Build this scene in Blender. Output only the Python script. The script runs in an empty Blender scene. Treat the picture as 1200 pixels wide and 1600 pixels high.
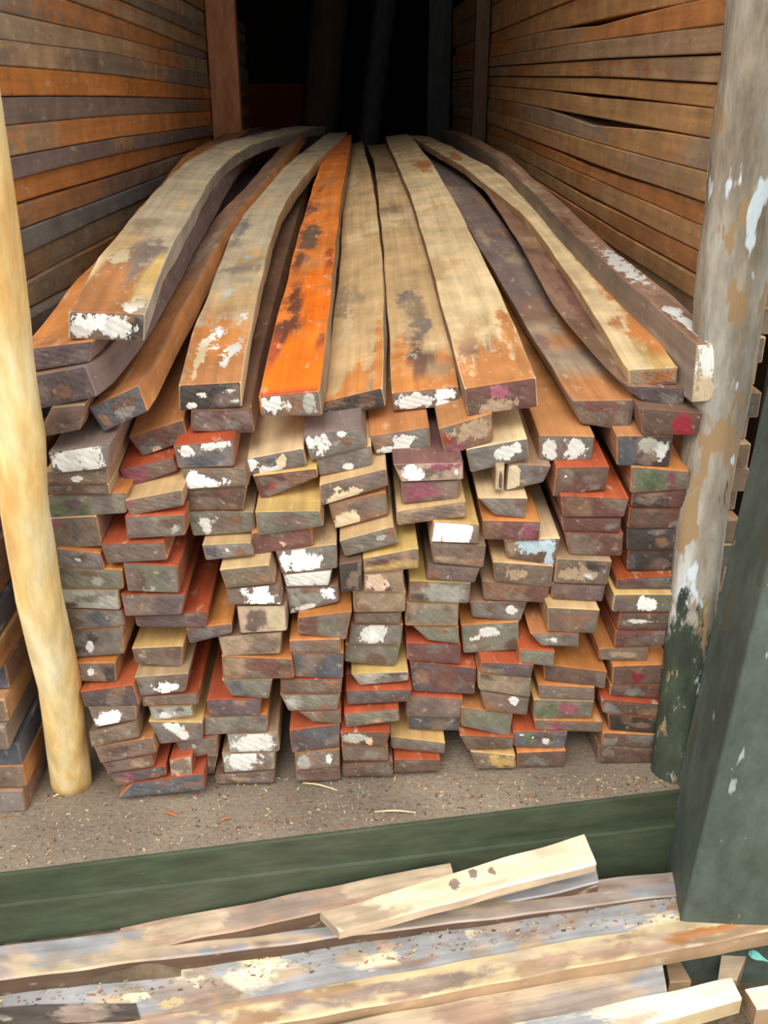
import bpy, math, random
import numpy as np
from mathutils import Vector, Euler, Matrix

# ------------------------------------------------------------------ camera, sky, exposure
W, H, F = 1200, 1600, 1500.0
PITCH, YAW, CH = 23.75, 2.1, 0.96
sc = bpy.context.scene
cam_d = bpy.data.cameras.new('camera'); cam = bpy.data.objects.new('camera', cam_d)
sc.collection.objects.link(cam); sc.camera = cam
cam.location = (0, 0, CH)
cam.rotation_euler = Euler((math.radians(90 - PITCH), 0, math.radians(-YAW)), 'XYZ')
cam_d.sensor_fit = 'HORIZONTAL'; cam_d.sensor_width = 36; cam_d.lens = 36 * F / W
cam_d.clip_start = 0.02; cam_d.clip_end = 200

world = bpy.data.worlds.new('world'); sc.world = world; world.use_nodes = True
bg = world.node_tree.nodes['Background']
bg.inputs['Color'].default_value = (1.0, 0.985, 0.95, 1)
bg.inputs['Strength'].default_value = 1.85
sun_d = bpy.data.lights.new('sun', 'SUN'); sun = bpy.data.objects.new('sun', sun_d)
sc.collection.objects.link(sun)
sun_d.energy = 1.9; sun_d.angle = math.radians(28); sun_d.color = (1.0, 0.95, 0.86)
sun.rotation_euler = Euler((math.radians(42), 0, math.radians(-14)), 'XYZ')   # high, from behind the viewer
sc.view_settings.view_transform = 'Standard'; sc.view_settings.look = 'None'
sc.view_settings.gamma = 1; sc.view_settings.use_curve_mapping = False
sc.view_settings.exposure = 0.0

# ------------------------------------------------------------------ pixel <-> space
R = cam.rotation_euler.to_matrix()
def ray(px, py):
    return R @ Vector(((px - 600) / F, -(py - 800) / F, -1.0))
def atY(px, py, Y):
    d = ray(px, py); t = Y / d.y; return Vector((d.x * t, Y, CH + d.z * t))
def atZ(px, py, z):
    d = ray(px, py); t = (z - CH) / d.z; return Vector((d.x * t, d.y * t, z))
def atX(px, py, X):
    d = ray(px, py); t = X / d.x; return Vector((X, d.y * t, CH + d.z * t))
RT = R.transposed()
def project(p):
    q = RT @ (Vector(p) - Vector((0, 0, CH)))
    return 600 + F * q.x / -q.z, 800 - F * q.y / -q.z
def drop(px, py):               # tangent of the downward angle measured against +Y
    d = ray(px, py); return -d.z / d.y

def lin(c):
    return tuple((x / 12.92 if x <= .04045 else ((x + .055) / 1.055) ** 2.4) for x in c)
def interp(x, pts):
    if x <= pts[0][0]: return pts[0][1]
    for a, b in zip(pts, pts[1:]):
        if x <= b[0]:
            t = (x - a[0]) / max(1e-9, b[0] - a[0]); return a[1] + (b[1] - a[1]) * t
    return pts[-1][1]

# ------------------------------------------------------------------ palette (plain wood, paint and dirt colours)
P = dict(
 gy=(.52,.49,.46), gb=(.52,.45,.40), br=(.45,.36,.31), rd=(.47,.33,.30), mv=(.43,.37,.37), sl=(.40,.40,.42),
 gn=(.51,.50,.44), tn=(.66,.57,.47), dk=(.31,.28,.26), pk=(.82,.71,.62), cr=(.84,.77,.64), lg=(.66,.65,.61),
 wh=(.98,.98,.96), wg=(.84,.84,.82), mg=(.62,.36,.42), rr=(.60,.20,.24), bl=(.70,.78,.82), gr=(.42,.47,.35),
 o=(.78,.51,.28), oo=(.95,.47,.10), t=(.80,.67,.49), ct=(.86,.76,.59), r=(.68,.33,.20), of=(.88,.50,.20), ws=(.73,.56,.38), wo=(.74,.50,.30), g=(.53,.47,.42),
 y=(.80,.67,.42), b=(.46,.35,.28), bb=(.57,.44,.36), ob=(.70,.48,.30), dr=(.46,.27,.21), pu=(.51,.44,.42),
 db=(.38,.29,.24), tb=(.66,.55,.43), og=(.64,.56,.47), lw=(.74,.68,.57))

# ------------------------------------------------------------------ materials
def nodes(name):
    m = bpy.data.materials.new(name); m.use_nodes = True
    nt = m.node_tree; return m, nt, nt.nodes['Principled BSDF']
def N(nt, t, **k):
    n = nt.nodes.new(t)
    for a, v in k.items():
        if a in n.inputs.keys(): n.inputs[a].default_value = v
        else: setattr(n, a, v)
    return n
def mth(nt, op, a, b=None, clamp=False):
    n = nt.nodes.new('ShaderNodeMath'); n.operation = op; n.use_clamp = clamp
    for i, v in enumerate((a, b)):
        if v is None: continue
        if isinstance(v, (int, float)): n.inputs[i].default_value = v
        else: nt.links.new(v, n.inputs[i])
    return n.outputs[0]
def mapr(nt, v, a, b, c, d):
    n = nt.nodes.new('ShaderNodeMapRange'); nt.links.new(v, n.inputs[0])
    for i, x in enumerate((a, b, c, d)): n.inputs[i + 1].default_value = x
    return n.outputs[0]
def mixc(nt, f, a, b, mode='MIX'):
    n = nt.nodes.new('ShaderNodeMix'); n.data_type = 'RGBA'; n.blend_type = mode
    for i, v in ((0, f), (6, a), (7, b)):
        if isinstance(v, (int, float)): n.inputs[i].default_value = v
        elif isinstance(v, tuple): n.inputs[i].default_value = (*v[:3], 1)
        else: nt.links.new(v, n.inputs[i])
    return n.outputs[2]
def noise(nt, vec, scale, detail=3, rough=.55, stretch=None):
    if stretch:
        mp = nt.nodes.new('ShaderNodeMapping'); mp.inputs['Scale'].default_value = stretch
        nt.links.new(vec, mp.inputs[0]); vec = mp.outputs[0]
    n = N(nt, 'ShaderNodeTexNoise'); nt.links.new(vec, n.inputs['Vector'])
    n.inputs['Scale'].default_value = scale; n.inputs['Detail'].default_value = detail
    n.inputs['Roughness'].default_value = rough
    return n.outputs['Fac']

def wood_mat(name, end):
    m, nt, bs = nodes(name)
    at = lambda s: N(nt, 'ShaderNodeAttribute', attribute_name=s)
    col, c2, pt, uv = at('Col'), at('Tone'), at('Paint'), at('uvw')
    v = uv.outputs['Vector']
    if end:
        g1 = noise(nt, v, 1, 3, .6, (60, 60, 60))
        g2 = noise(nt, v, 1, 2, .5, (70, 1, 40))
        blotch = noise(nt, v, 26, 3)
        amp = .22
    else:
        g1 = noise(nt, v, 1, 5, .62, (75, 2.2, 75))
        g2 = noise(nt, v, 1, 4, .6, (24, 12, 24))
        blotch = noise(nt, v, 13, 3)
        amp = .22
    edge = noise(nt, v, 55 if end else 45, 4, .65, None if end else (1, .45, 1))
    w2 = mapr(nt, mth(nt, 'ADD', c2.outputs['Alpha'], mapr(nt, edge, .3, .7, -.5, .5)), .3, .7, 0, 1)
    c = mixc(nt, w2, col.outputs['Color'], c2.outputs['Color'])
    k = mth(nt, 'MULTIPLY', mapr(nt, g1, .25, .75, 1 - amp, 1 + amp), mapr(nt, g2, .25, .75, .88, 1.12))
    k = mth(nt, 'MULTIPLY', k, mapr(nt, blotch, .3, .7, .80, 1.2))
    kk = N(nt, 'ShaderNodeCombineColor')
    for i in range(3): nt.links.new(k, kk.inputs[i])
    c = mixc(nt, 1.0, c, kk.outputs[0], 'MULTIPLY')
    # scattered grime and pale scuffs
    sc1 = noise(nt, v, 90 if end else 70, 2, .6, None if end else (1, .35, 1))
    c = mixc(nt, mapr(nt, sc1, .62, .74, 0, .45), c, lin((.82, .76, .66)))
    edge2 = noise(nt, v, 60 if end else 70, 5, .72, (1, 1, .7) if end else (.8, .55, 1))
    wp = mapr(nt, mth(nt, 'ADD', pt.outputs['Alpha'], mapr(nt, edge2, .34, .66, -.5, .5)), .46, .56, 0, 1)
    pc = mixc(nt, 1.0, pt.outputs['Color'], mixc(nt, mapr(nt, g2, .35, .7, 0, .35), (1, 1, 1), (.62, .6, .57)), 'MULTIPLY')
    c = mixc(nt, wp, c, pc)
    if end:
        c = mixc(nt, mapr(nt, wp, 0, 1, 1, 0), c, mixc(nt, 1.0, c, (.70, .69, .68), 'MULTIPLY'))
    nt.links.new(c, bs.inputs['Base Color'])
    nt.links.new(mapr(nt, wp, 0, 1, .72, .5), bs.inputs['Roughness'])
    bs.inputs['Specular IOR Level'].default_value = .35
    h = mth(nt, 'ADD', mth(nt, 'MULTIPLY', g1, .6), mth(nt, 'MULTIPLY', g2, .4))
    h = mth(nt, 'ADD', h, mth(nt, 'MULTIPLY', wp, .35))
    bp = N(nt, 'ShaderNodeBump'); nt.links.new(h, bp.inputs['Height'])
    bp.inputs['Distance'].default_value = .0012; bp.inputs['Strength'].default_value = .5
    nt.links.new(bp.outputs[0], bs.inputs['Normal'])
    return m
M_SIDE, M_END = wood_mat('sawn_wood', False), wood_mat('plank_end', True)

def noisy_mat(name, cols, scale=8, stretch=None, rough=.85, bump=.004, fine=60, spots=None):
    m, nt, bs = nodes(name)
    tc = N(nt, 'ShaderNodeTexCoord').outputs['Object']
    a = noise(nt, tc, scale, 5, .6, stretch); b = noise(nt, tc, fine, 4, .65, stretch)
    r = N(nt, 'ShaderNodeValToRGB'); el = r.color_ramp.elements
    n = len(cols)
    while len(el) < n: el.new(.5)
    for i, c in enumerate(cols):
        el[i].position = .3 + .4 * i / (n - 1); el[i].color = (*lin(c), 1)
    nt.links.new(a, r.inputs[0])
    k = mapr(nt, b, .25, .75, .72, 1.28); kk = N(nt, 'ShaderNodeCombineColor')
    for i in range(3): nt.links.new(k, kk.inputs[i])
    c = mixc(nt, 1.0, r.outputs[0], kk.outputs[0], 'MULTIPLY')
    if spots:
        for sp_scale, thr, scol, st in spots:
            s = noise(nt, tc, sp_scale, 3, .6, st)
            c = mixc(nt, mapr(nt, s, thr, thr + .03, 0, 1), c, lin(scol))
    nt.links.new(c, bs.inputs['Base Color']); bs.inputs['Roughness'].default_value = rough
    bs.inputs['Specular IOR Level'].default_value = .3
    bp = N(nt, 'ShaderNodeBump')
    nt.links.new(mth(nt, 'ADD', a, mth(nt, 'MULTIPLY', b, .5)), bp.inputs['Height'])
    bp.inputs['Distance'].default_value = bump; nt.links.new(bp.outputs[0], bs.inputs['Normal'])
    return m
M_DIRT = noisy_mat('dusty_ledge', [(.45,.41,.36), (.53,.48,.42), (.60,.55,.48)], 5, None, .95, .006, 150,
                   [(95, .70, (.74,.68,.58), None), (60, .72, (.55,.33,.2), None)])
M_GROUND = noisy_mat('trodden_soil', [(.34,.29,.23), (.42,.36,.29), (.47,.42,.33)], 6, None, .95, .01, 90)
M_GREEN = noisy_mat('worn_green_paint', [(.25,.29,.26), (.30,.34,.31), (.38,.42,.39)], 6, (1, 1, .6), .6, .0015, 40,
                    [(30, .67, (.60,.63,.60), (1, 1, .3)), (14, .62, (.33,.33,.28), (1, 1, .4)), (120, .72, (.7,.7,.66), None)])
M_SILL = noisy_mat('dull_green_sill', [(.23,.25,.19), (.26,.30,.23), (.32,.33,.27)], 7, (.25, 1, 1), .6, .0015, 60,
                   [(50, .72, (.5,.5,.44), (.3, 1, 1))])
M_LOG = noisy_mat('weathered_log', [(.40,.36,.30), (.56,.52,.46), (.64,.62,.58), (.74,.74,.73)], 16, (1, 1, .25), .85, .006, 60,
                  [(30, .56, (.60,.50,.37), (1, 1, .35)), (26, .62, (.78,.83,.86), (1, 1, .3)), (34, .68, (.34,.29,.23), (1, 1, .15))])
def stain_foot(m, z0, soft, c):
    nt = m.node_tree; bs = nt.nodes['Principled BSDF']; src = bs.inputs['Base Color'].links[0].from_socket
    tc = N(nt, 'ShaderNodeTexCoord').outputs['Object']; sp = N(nt, 'ShaderNodeSeparateXYZ'); nt.links.new(tc, sp.inputs[0])
    n_ = noise(nt, tc, 30, 5, .7, (1, 1, .4)); n2 = noise(nt, tc, 60, 4, .7, (1, 1, .35))
    f = mapr(nt, mth(nt, 'ADD', sp.outputs['Z'], mapr(nt, n_, .3, .7, -soft, soft)), z0 - .02, z0 + .02, 1, 0)
    fleck = mapr(nt, n2, .60, .66, 1, 0)
    dk = mixc(nt, mapr(nt, n_, .35, .65, 0, 1), lin(c), lin(tuple(x * 1.45 for x in c)))
    nt.links.new(mixc(nt, mth(nt, 'MULTIPLY', f, fleck), src, dk), bs.inputs['Base Color'])
stain_foot(M_LOG, .26, .11, (.19, .22, .18))
M_POLE = noisy_mat('peeled_pole', [(.76,.52,.24), (.87,.76,.52), (.90,.86,.72)], 18, (1, 1, .22), .7, .002, 40,
                   [(12, .63, (.78,.55,.25), (1, 1, .4))])
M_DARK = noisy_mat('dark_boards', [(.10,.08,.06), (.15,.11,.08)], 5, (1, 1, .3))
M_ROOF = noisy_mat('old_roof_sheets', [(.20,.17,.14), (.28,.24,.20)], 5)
def flat(name, c, rough=.8, metal=0):
    m, nt, bs = nodes(name); bs.inputs['Base Color'].default_value = (*lin(c), 1)
    bs.inputs['Roughness'].default_value = rough; bs.inputs['Metallic'].default_value = metal; return m

# ------------------------------------------------------------------ object helpers
def mesh_obj(name, verts, faces, mats, parent=None, mi=None, attrs=None, smooth=False):
    me = bpy.data.meshes.new(name); me.from_pydata([tuple(v) for v in verts], [], faces)
    for m in (mats if isinstance(mats, list) else [mats]): me.materials.append(m)
    if mi: me.polygons.foreach_set('material_index', mi)
    if attrs:
        for k, (ty, data) in attrs.items():
            a = me.attributes.new(k, ty, 'POINT')
            a.data.foreach_set('vector' if ty == 'FLOAT_VECTOR' else 'color', np.array(data, dtype=np.float32).ravel())
    if smooth: me.polygons.foreach_set('use_smooth', [True] * len(me.polygons))
    me.update()
    o = bpy.data.objects.new(name, me); sc.collection.objects.link(o)
    if parent: o.parent = parent
    return o
def tag(o, label=None, cat=None, group=None, kind=None):
    for k, v in (('label', label), ('category', cat), ('group', group), ('kind', kind)):
        if v: o[k] = v
    return o
def empty(name, loc=(0, 0, 0)):
    o = bpy.data.objects.new(name, None); o.location = loc; o.empty_display_size = .05
    sc.collection.objects.link(o); return o
def box(name, lo, hi, mat, parent=None):
    x0, y0, z0 = lo; x1, y1, z1 = hi
    v = [(x0,y0,z0),(x1,y0,z0),(x1,y1,z0),(x0,y1,z0),(x0,y0,z1),(x1,y0,z1),(x1,y1,z1),(x0,y1,z1)]
    f = [(0,3,2,1),(4,5,6,7),(0,1,5,4),(1,2,6,5),(2,3,7,6),(3,0,4,7)]
    return mesh_obj(name, v, f, mat, parent)

rnd = random.Random(7)
def wob(seed, s, u):      # smooth pseudo-noise in -1..1
    return .5 * math.sin(seed * 1.7 + s * 9.1 + u * 2.3) + .5 * math.sin(seed * 3.1 + s * 21.7 - u * 4.9)

def blend(base, blobs, s, u):
    """weight and colour of the strongest blob covering (s,u)"""
    w, c = 0.0, base
    for (bs_, bu, rs, ru, col) in blobs:
        d = math.hypot((s - bs_) / rs, (u - bu) / ru)
        k = max(0.0, min(.97, 1.3 - .9 * d))
        if k >= w and k > 0: w, c = k, col
    return w, c

def board(name, corners, path, c_end, c_body, end_blobs=(), end_paint=(), top_tone=(), top_paint=(),
          side_tone=(), nu=1, cham=.0013, wavy=.0, ne=(12, 5), c_right=None, c_left=None, seed=None, end_skew=0.0):
    """sawn board: corners TL,TR,BR,BL as (dx,dz) round the path; path = [(x,y,z)...] from the front end back"""
    seed = rnd.uniform(0, 60) if seed is None else seed
    V, Fc, MI, UV, C1, C2, CP = [], [], [], [], [], [], []
    L = [0.0]
    for a, b in zip(path, path[1:]): L.append(L[-1] + (Vector(b) - Vector(a)).length)
    cs = [Vector((c[0], 0, c[1])) for c in corners]
    ctr = sum(cs, Vector()) / 4
    def ring(i):
        k = cham if i == 0 else 0.0
        out = []
        for j in range(4):
            c, a, b = cs[j], cs[j - 1], cs[(j + 1) % 4]
            c2 = c - (c - ctr).normalized() * k * 1.4
            w = Vector((wob(seed + j, L[i], 0), 0, wob(seed + j + 9, L[i], 1))) * wavy * min(1, L[i] * 6)
            for t in (a, b):
                out.append(c2 + (t - c).normalized() * cham + w)
        # out: per corner [toward previous, toward next]
        return [Vector(path[i]) + o + Vector((0, end_skew * (o.x - ctr.x) if i == 0 else 0, 0)) for o in out]
    rings = [ring(i) for i in range(len(path))]
    def add(v, uvw, c1, tone, paint):
        V.append(v); UV.append((uvw[0] + seed, uvw[1] + seed * .37, uvw[2] - seed * .6))
        C1.append((*lin(c1), 1)); C2.append((*lin(tone[1]), tone[0])); CP.append((*lin(paint[1]), paint[0]))
    def strip(ia, ib, n, face):
        base = len(V)
        for i, r in enumerate(rings):
            a, b = r[ia], r[ib]
            for k in range(n + 1):
                u = k / n; p = a.lerp(b, u); q = p - Vector(path[i])
                c1, tone, paint = c_body, (0, c_body), (0, c_body)
                if face == 'top':
                    tone = blend(c_body, top_tone, L[i], u); paint = blend(c_body, top_paint, L[i], u)
                elif face == 'right' and c_right: c1 = c_right
                elif face == 'left' and c_left: c1 = c_left
                if face in ('left', 'right') and side_tone: tone = blend(c_body, side_tone, L[i], u)
                add(p, (q.x, L[i], q.z), c1, tone, paint)
        for i in range(len(rings) - 1):
            for k in range(n):
                a = base + i * (n + 1) + k
                Fc.append((a, a + 1, a + n + 2, a + n + 1)); MI.append(0)
    # ring index: corner j -> 2j (toward prev), 2j+1 (toward next); corners TL0 TR1 BR2 BL3
    strip(1, 2, nu, 'top'); strip(2, 3, 1, 'edge'); strip(3, 4, 1, 'right'); strip(4, 5, 1, 'edge')
    strip(5, 6, 1, 'bottom'); strip(6, 7, 1, 'edge'); strip(7, 0, 1, 'left'); strip(0, 1, 1, 'edge')
    # front end: grid over the four inner corners with the octagon rim filled in
    r0 = rings[0]; nx, ny = ne
    q = [(r0[0] + r0[1]) / 2, (r0[2] + r0[3]) / 2, (r0[4] + r0[5]) / 2, (r0[6] + r0[7]) / 2]
    base = len(V)
    for p in r0: add(p, (p.x, .02, p.z), c_end, (0, c_end), (0, c_end))
    Fc.append(tuple(base + k for k in range(7, -1, -1))); MI.append(1)
    body = (V, Fc, MI, UV, C1, C2, CP)
    V, Fc, MI, UV, C1, C2, CP = [], [], [], [], [], [], []
    def add(v, uvw, c1, tone, paint):
        V.append(v); UV.append((uvw[0] + seed, uvw[1] + seed * .37, uvw[2] - seed * .6))
        C1.append((*lin(c1), 1)); C2.append((*lin(tone[1]), tone[0])); CP.append((*lin(paint[1]), paint[0]))
    base = len(V)
    for j in range(ny + 1):
        v = 1 - j / ny
        for i in range(nx + 1):
            u = i / nx
            p = q[3].lerp(q[2], u).lerp(q[0].lerp(q[1], u), v)
            dy = -.0012 + .0006 * wob(seed + 3, u * 3, v * 9) if 0 < i < nx and 0 < j < ny else -.0003
            q2 = p - Vector(path[0])
            add(p + Vector((0, dy, 0)), (q2.x, .02, q2.z), c_end, blend(c_end, end_blobs, u, v), blend(c_end, end_paint, u, v))
    for j in range(ny):
        for i in range(nx):
            a = base + j * (nx + 1) + i
            Fc.append((a, a + nx + 1, a + nx + 2, a + 1)); MI.append(0)
    cap = (V, Fc, MI, UV, C1, C2, CP)
    V, Fc, MI, UV, C1, C2, CP = body
    base = len(V)
    for p in rings[-1]:
        V.append(p); UV.append((p.x + seed, L[-1], p.z)); C1.append((*lin(c_body), 1)); C2.append((0, 0, 0, 0)); CP.append((0, 0, 0, 0))
    Fc.append(tuple(base + k for k in range(8))); MI.append(0)
    o = mesh_obj(name, V, Fc, [M_SIDE, M_END], None, MI,
                    dict(uvw=('FLOAT_VECTOR', UV), Col=('FLOAT_COLOR', C1), Tone=('FLOAT_COLOR', C2), Paint=('FLOAT_COLOR', CP)))
    V, Fc, MI, UV, C1, C2, CP = cap
    e = mesh_obj('painted_end' if end_paint else 'end_face', V, Fc, M_END, o, MI,
                 dict(uvw=('FLOAT_VECTOR', UV), Col=('FLOAT_COLOR', C1), Tone=('FLOAT_COLOR', C2), Paint=('FLOAT_COLOR', CP)))
    return o

def side_c(c):  # pile plank sides: browner and darker, occlusion shade put into the colour
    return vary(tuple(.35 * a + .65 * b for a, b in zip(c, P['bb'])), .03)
def blotches(bl):
    return [(rnd.random(), rnd.random(), rnd.uniform(.1, .3), rnd.uniform(.2, .5), vary(P[rnd.choice(['gb', 'br', 'gy', 'bb', 'gb', 'pu'])], .02)) for _ in range(2)] + list(bl)
def vary(c, a=.03):
    k = rnd.uniform(-a, a); return tuple(min(1, max(0, x + k + rnd.uniform(-a, a) * .3)) for x in c)
ORD = ['topmost', 'second', 'third', 'fourth', 'fifth', 'sixth', 'seventh', 'eighth', 'ninth', 'tenth', 'eleventh', 'twelfth',
       'thirteenth', 'fourteenth', 'fifteenth', 'sixteenth', 'seventeenth', 'eighteenth', 'nineteenth', 'twentieth',
       'twenty-first', 'twenty-second', 'twenty-third', 'twenty-fourth', 'twenty-fifth', 'twenty-sixth', 'twenty-seventh',
       'twenty-eighth', 'twenty-ninth', 'thirtieth', 'thirty-first', 'thirty-second']

# ------------------------------------------------------------------ shed shell
def structure(o): o['kind'] = 'structure'; return o
sillA, sillB = atZ(-200, 1387, 0), atZ(1240, 1210, 0)          # front edge of the ledge
v = [sillA, sillB, Vector((3, 9, 0)), Vector((-3, 9, 0))]
v += [p - Vector((0, 0, .03)) for p in v]
structure(mesh_obj('floor', v, [(0,1,2,3), (7,6,5,4), (0,4,5,1), (1,5,6,2), (2,6,7,3), (3,7,4,0)], M_DIRT))
GZ = -.215
structure(box('ground', (-6, -5, GZ - .1), (6, 1.3, GZ), M_GROUND))
structure(box('ceiling', (-1.6, 1.5, 2.5), (1.9, 8.6, 2.56), M_ROOF))  # unseen shed roof keeping the interior dark; height and front edge set for light
structure(box('wall_left', (-.80, 1.25, -.2), (-.74, 8.5, 2.5), M_DARK))  # unseen, put in to stop light leaking past the side stack
structure(box('wall_right', (.86, 1.9, -.2), (.92, 8.5, 2.5), M_DARK))  # unseen counterpart on the right, blocks stray light the same way
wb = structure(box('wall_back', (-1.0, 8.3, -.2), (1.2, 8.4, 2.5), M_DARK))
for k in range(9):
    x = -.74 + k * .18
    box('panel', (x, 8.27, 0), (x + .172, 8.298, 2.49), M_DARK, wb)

# ------------------------------------------------------------------ pile: every plank end is measured in the photograph
CR = dict(A1=(60,620), A2=(260,620), A3=(460,620), A4=(660,620), A5=(860,620),
          B1=(60,800), B2=(260,800), B3=(460,800), B4=(660,800), B5=(860,800),
          C1=(60,1000), C2=(260,1000), C3=(460,1000), C4=(660,1000), C5=(860,1000))
def Q(k, *a):
    if k == 'P': return [(a[i], a[i + 1]) for i in range(0, 8, 2)]
    x0, y0 = CR[k]; return [(x0 + a[i] / 5, y0 + a[i + 1] / 5) for i in range(0, 8, 2)]
def b(u, v, ru, rv, c): return (u, v, ru, rv, P[c])
ALLW = lambda c='wh': [b(.5, .5, .75, .9, c)]
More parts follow.
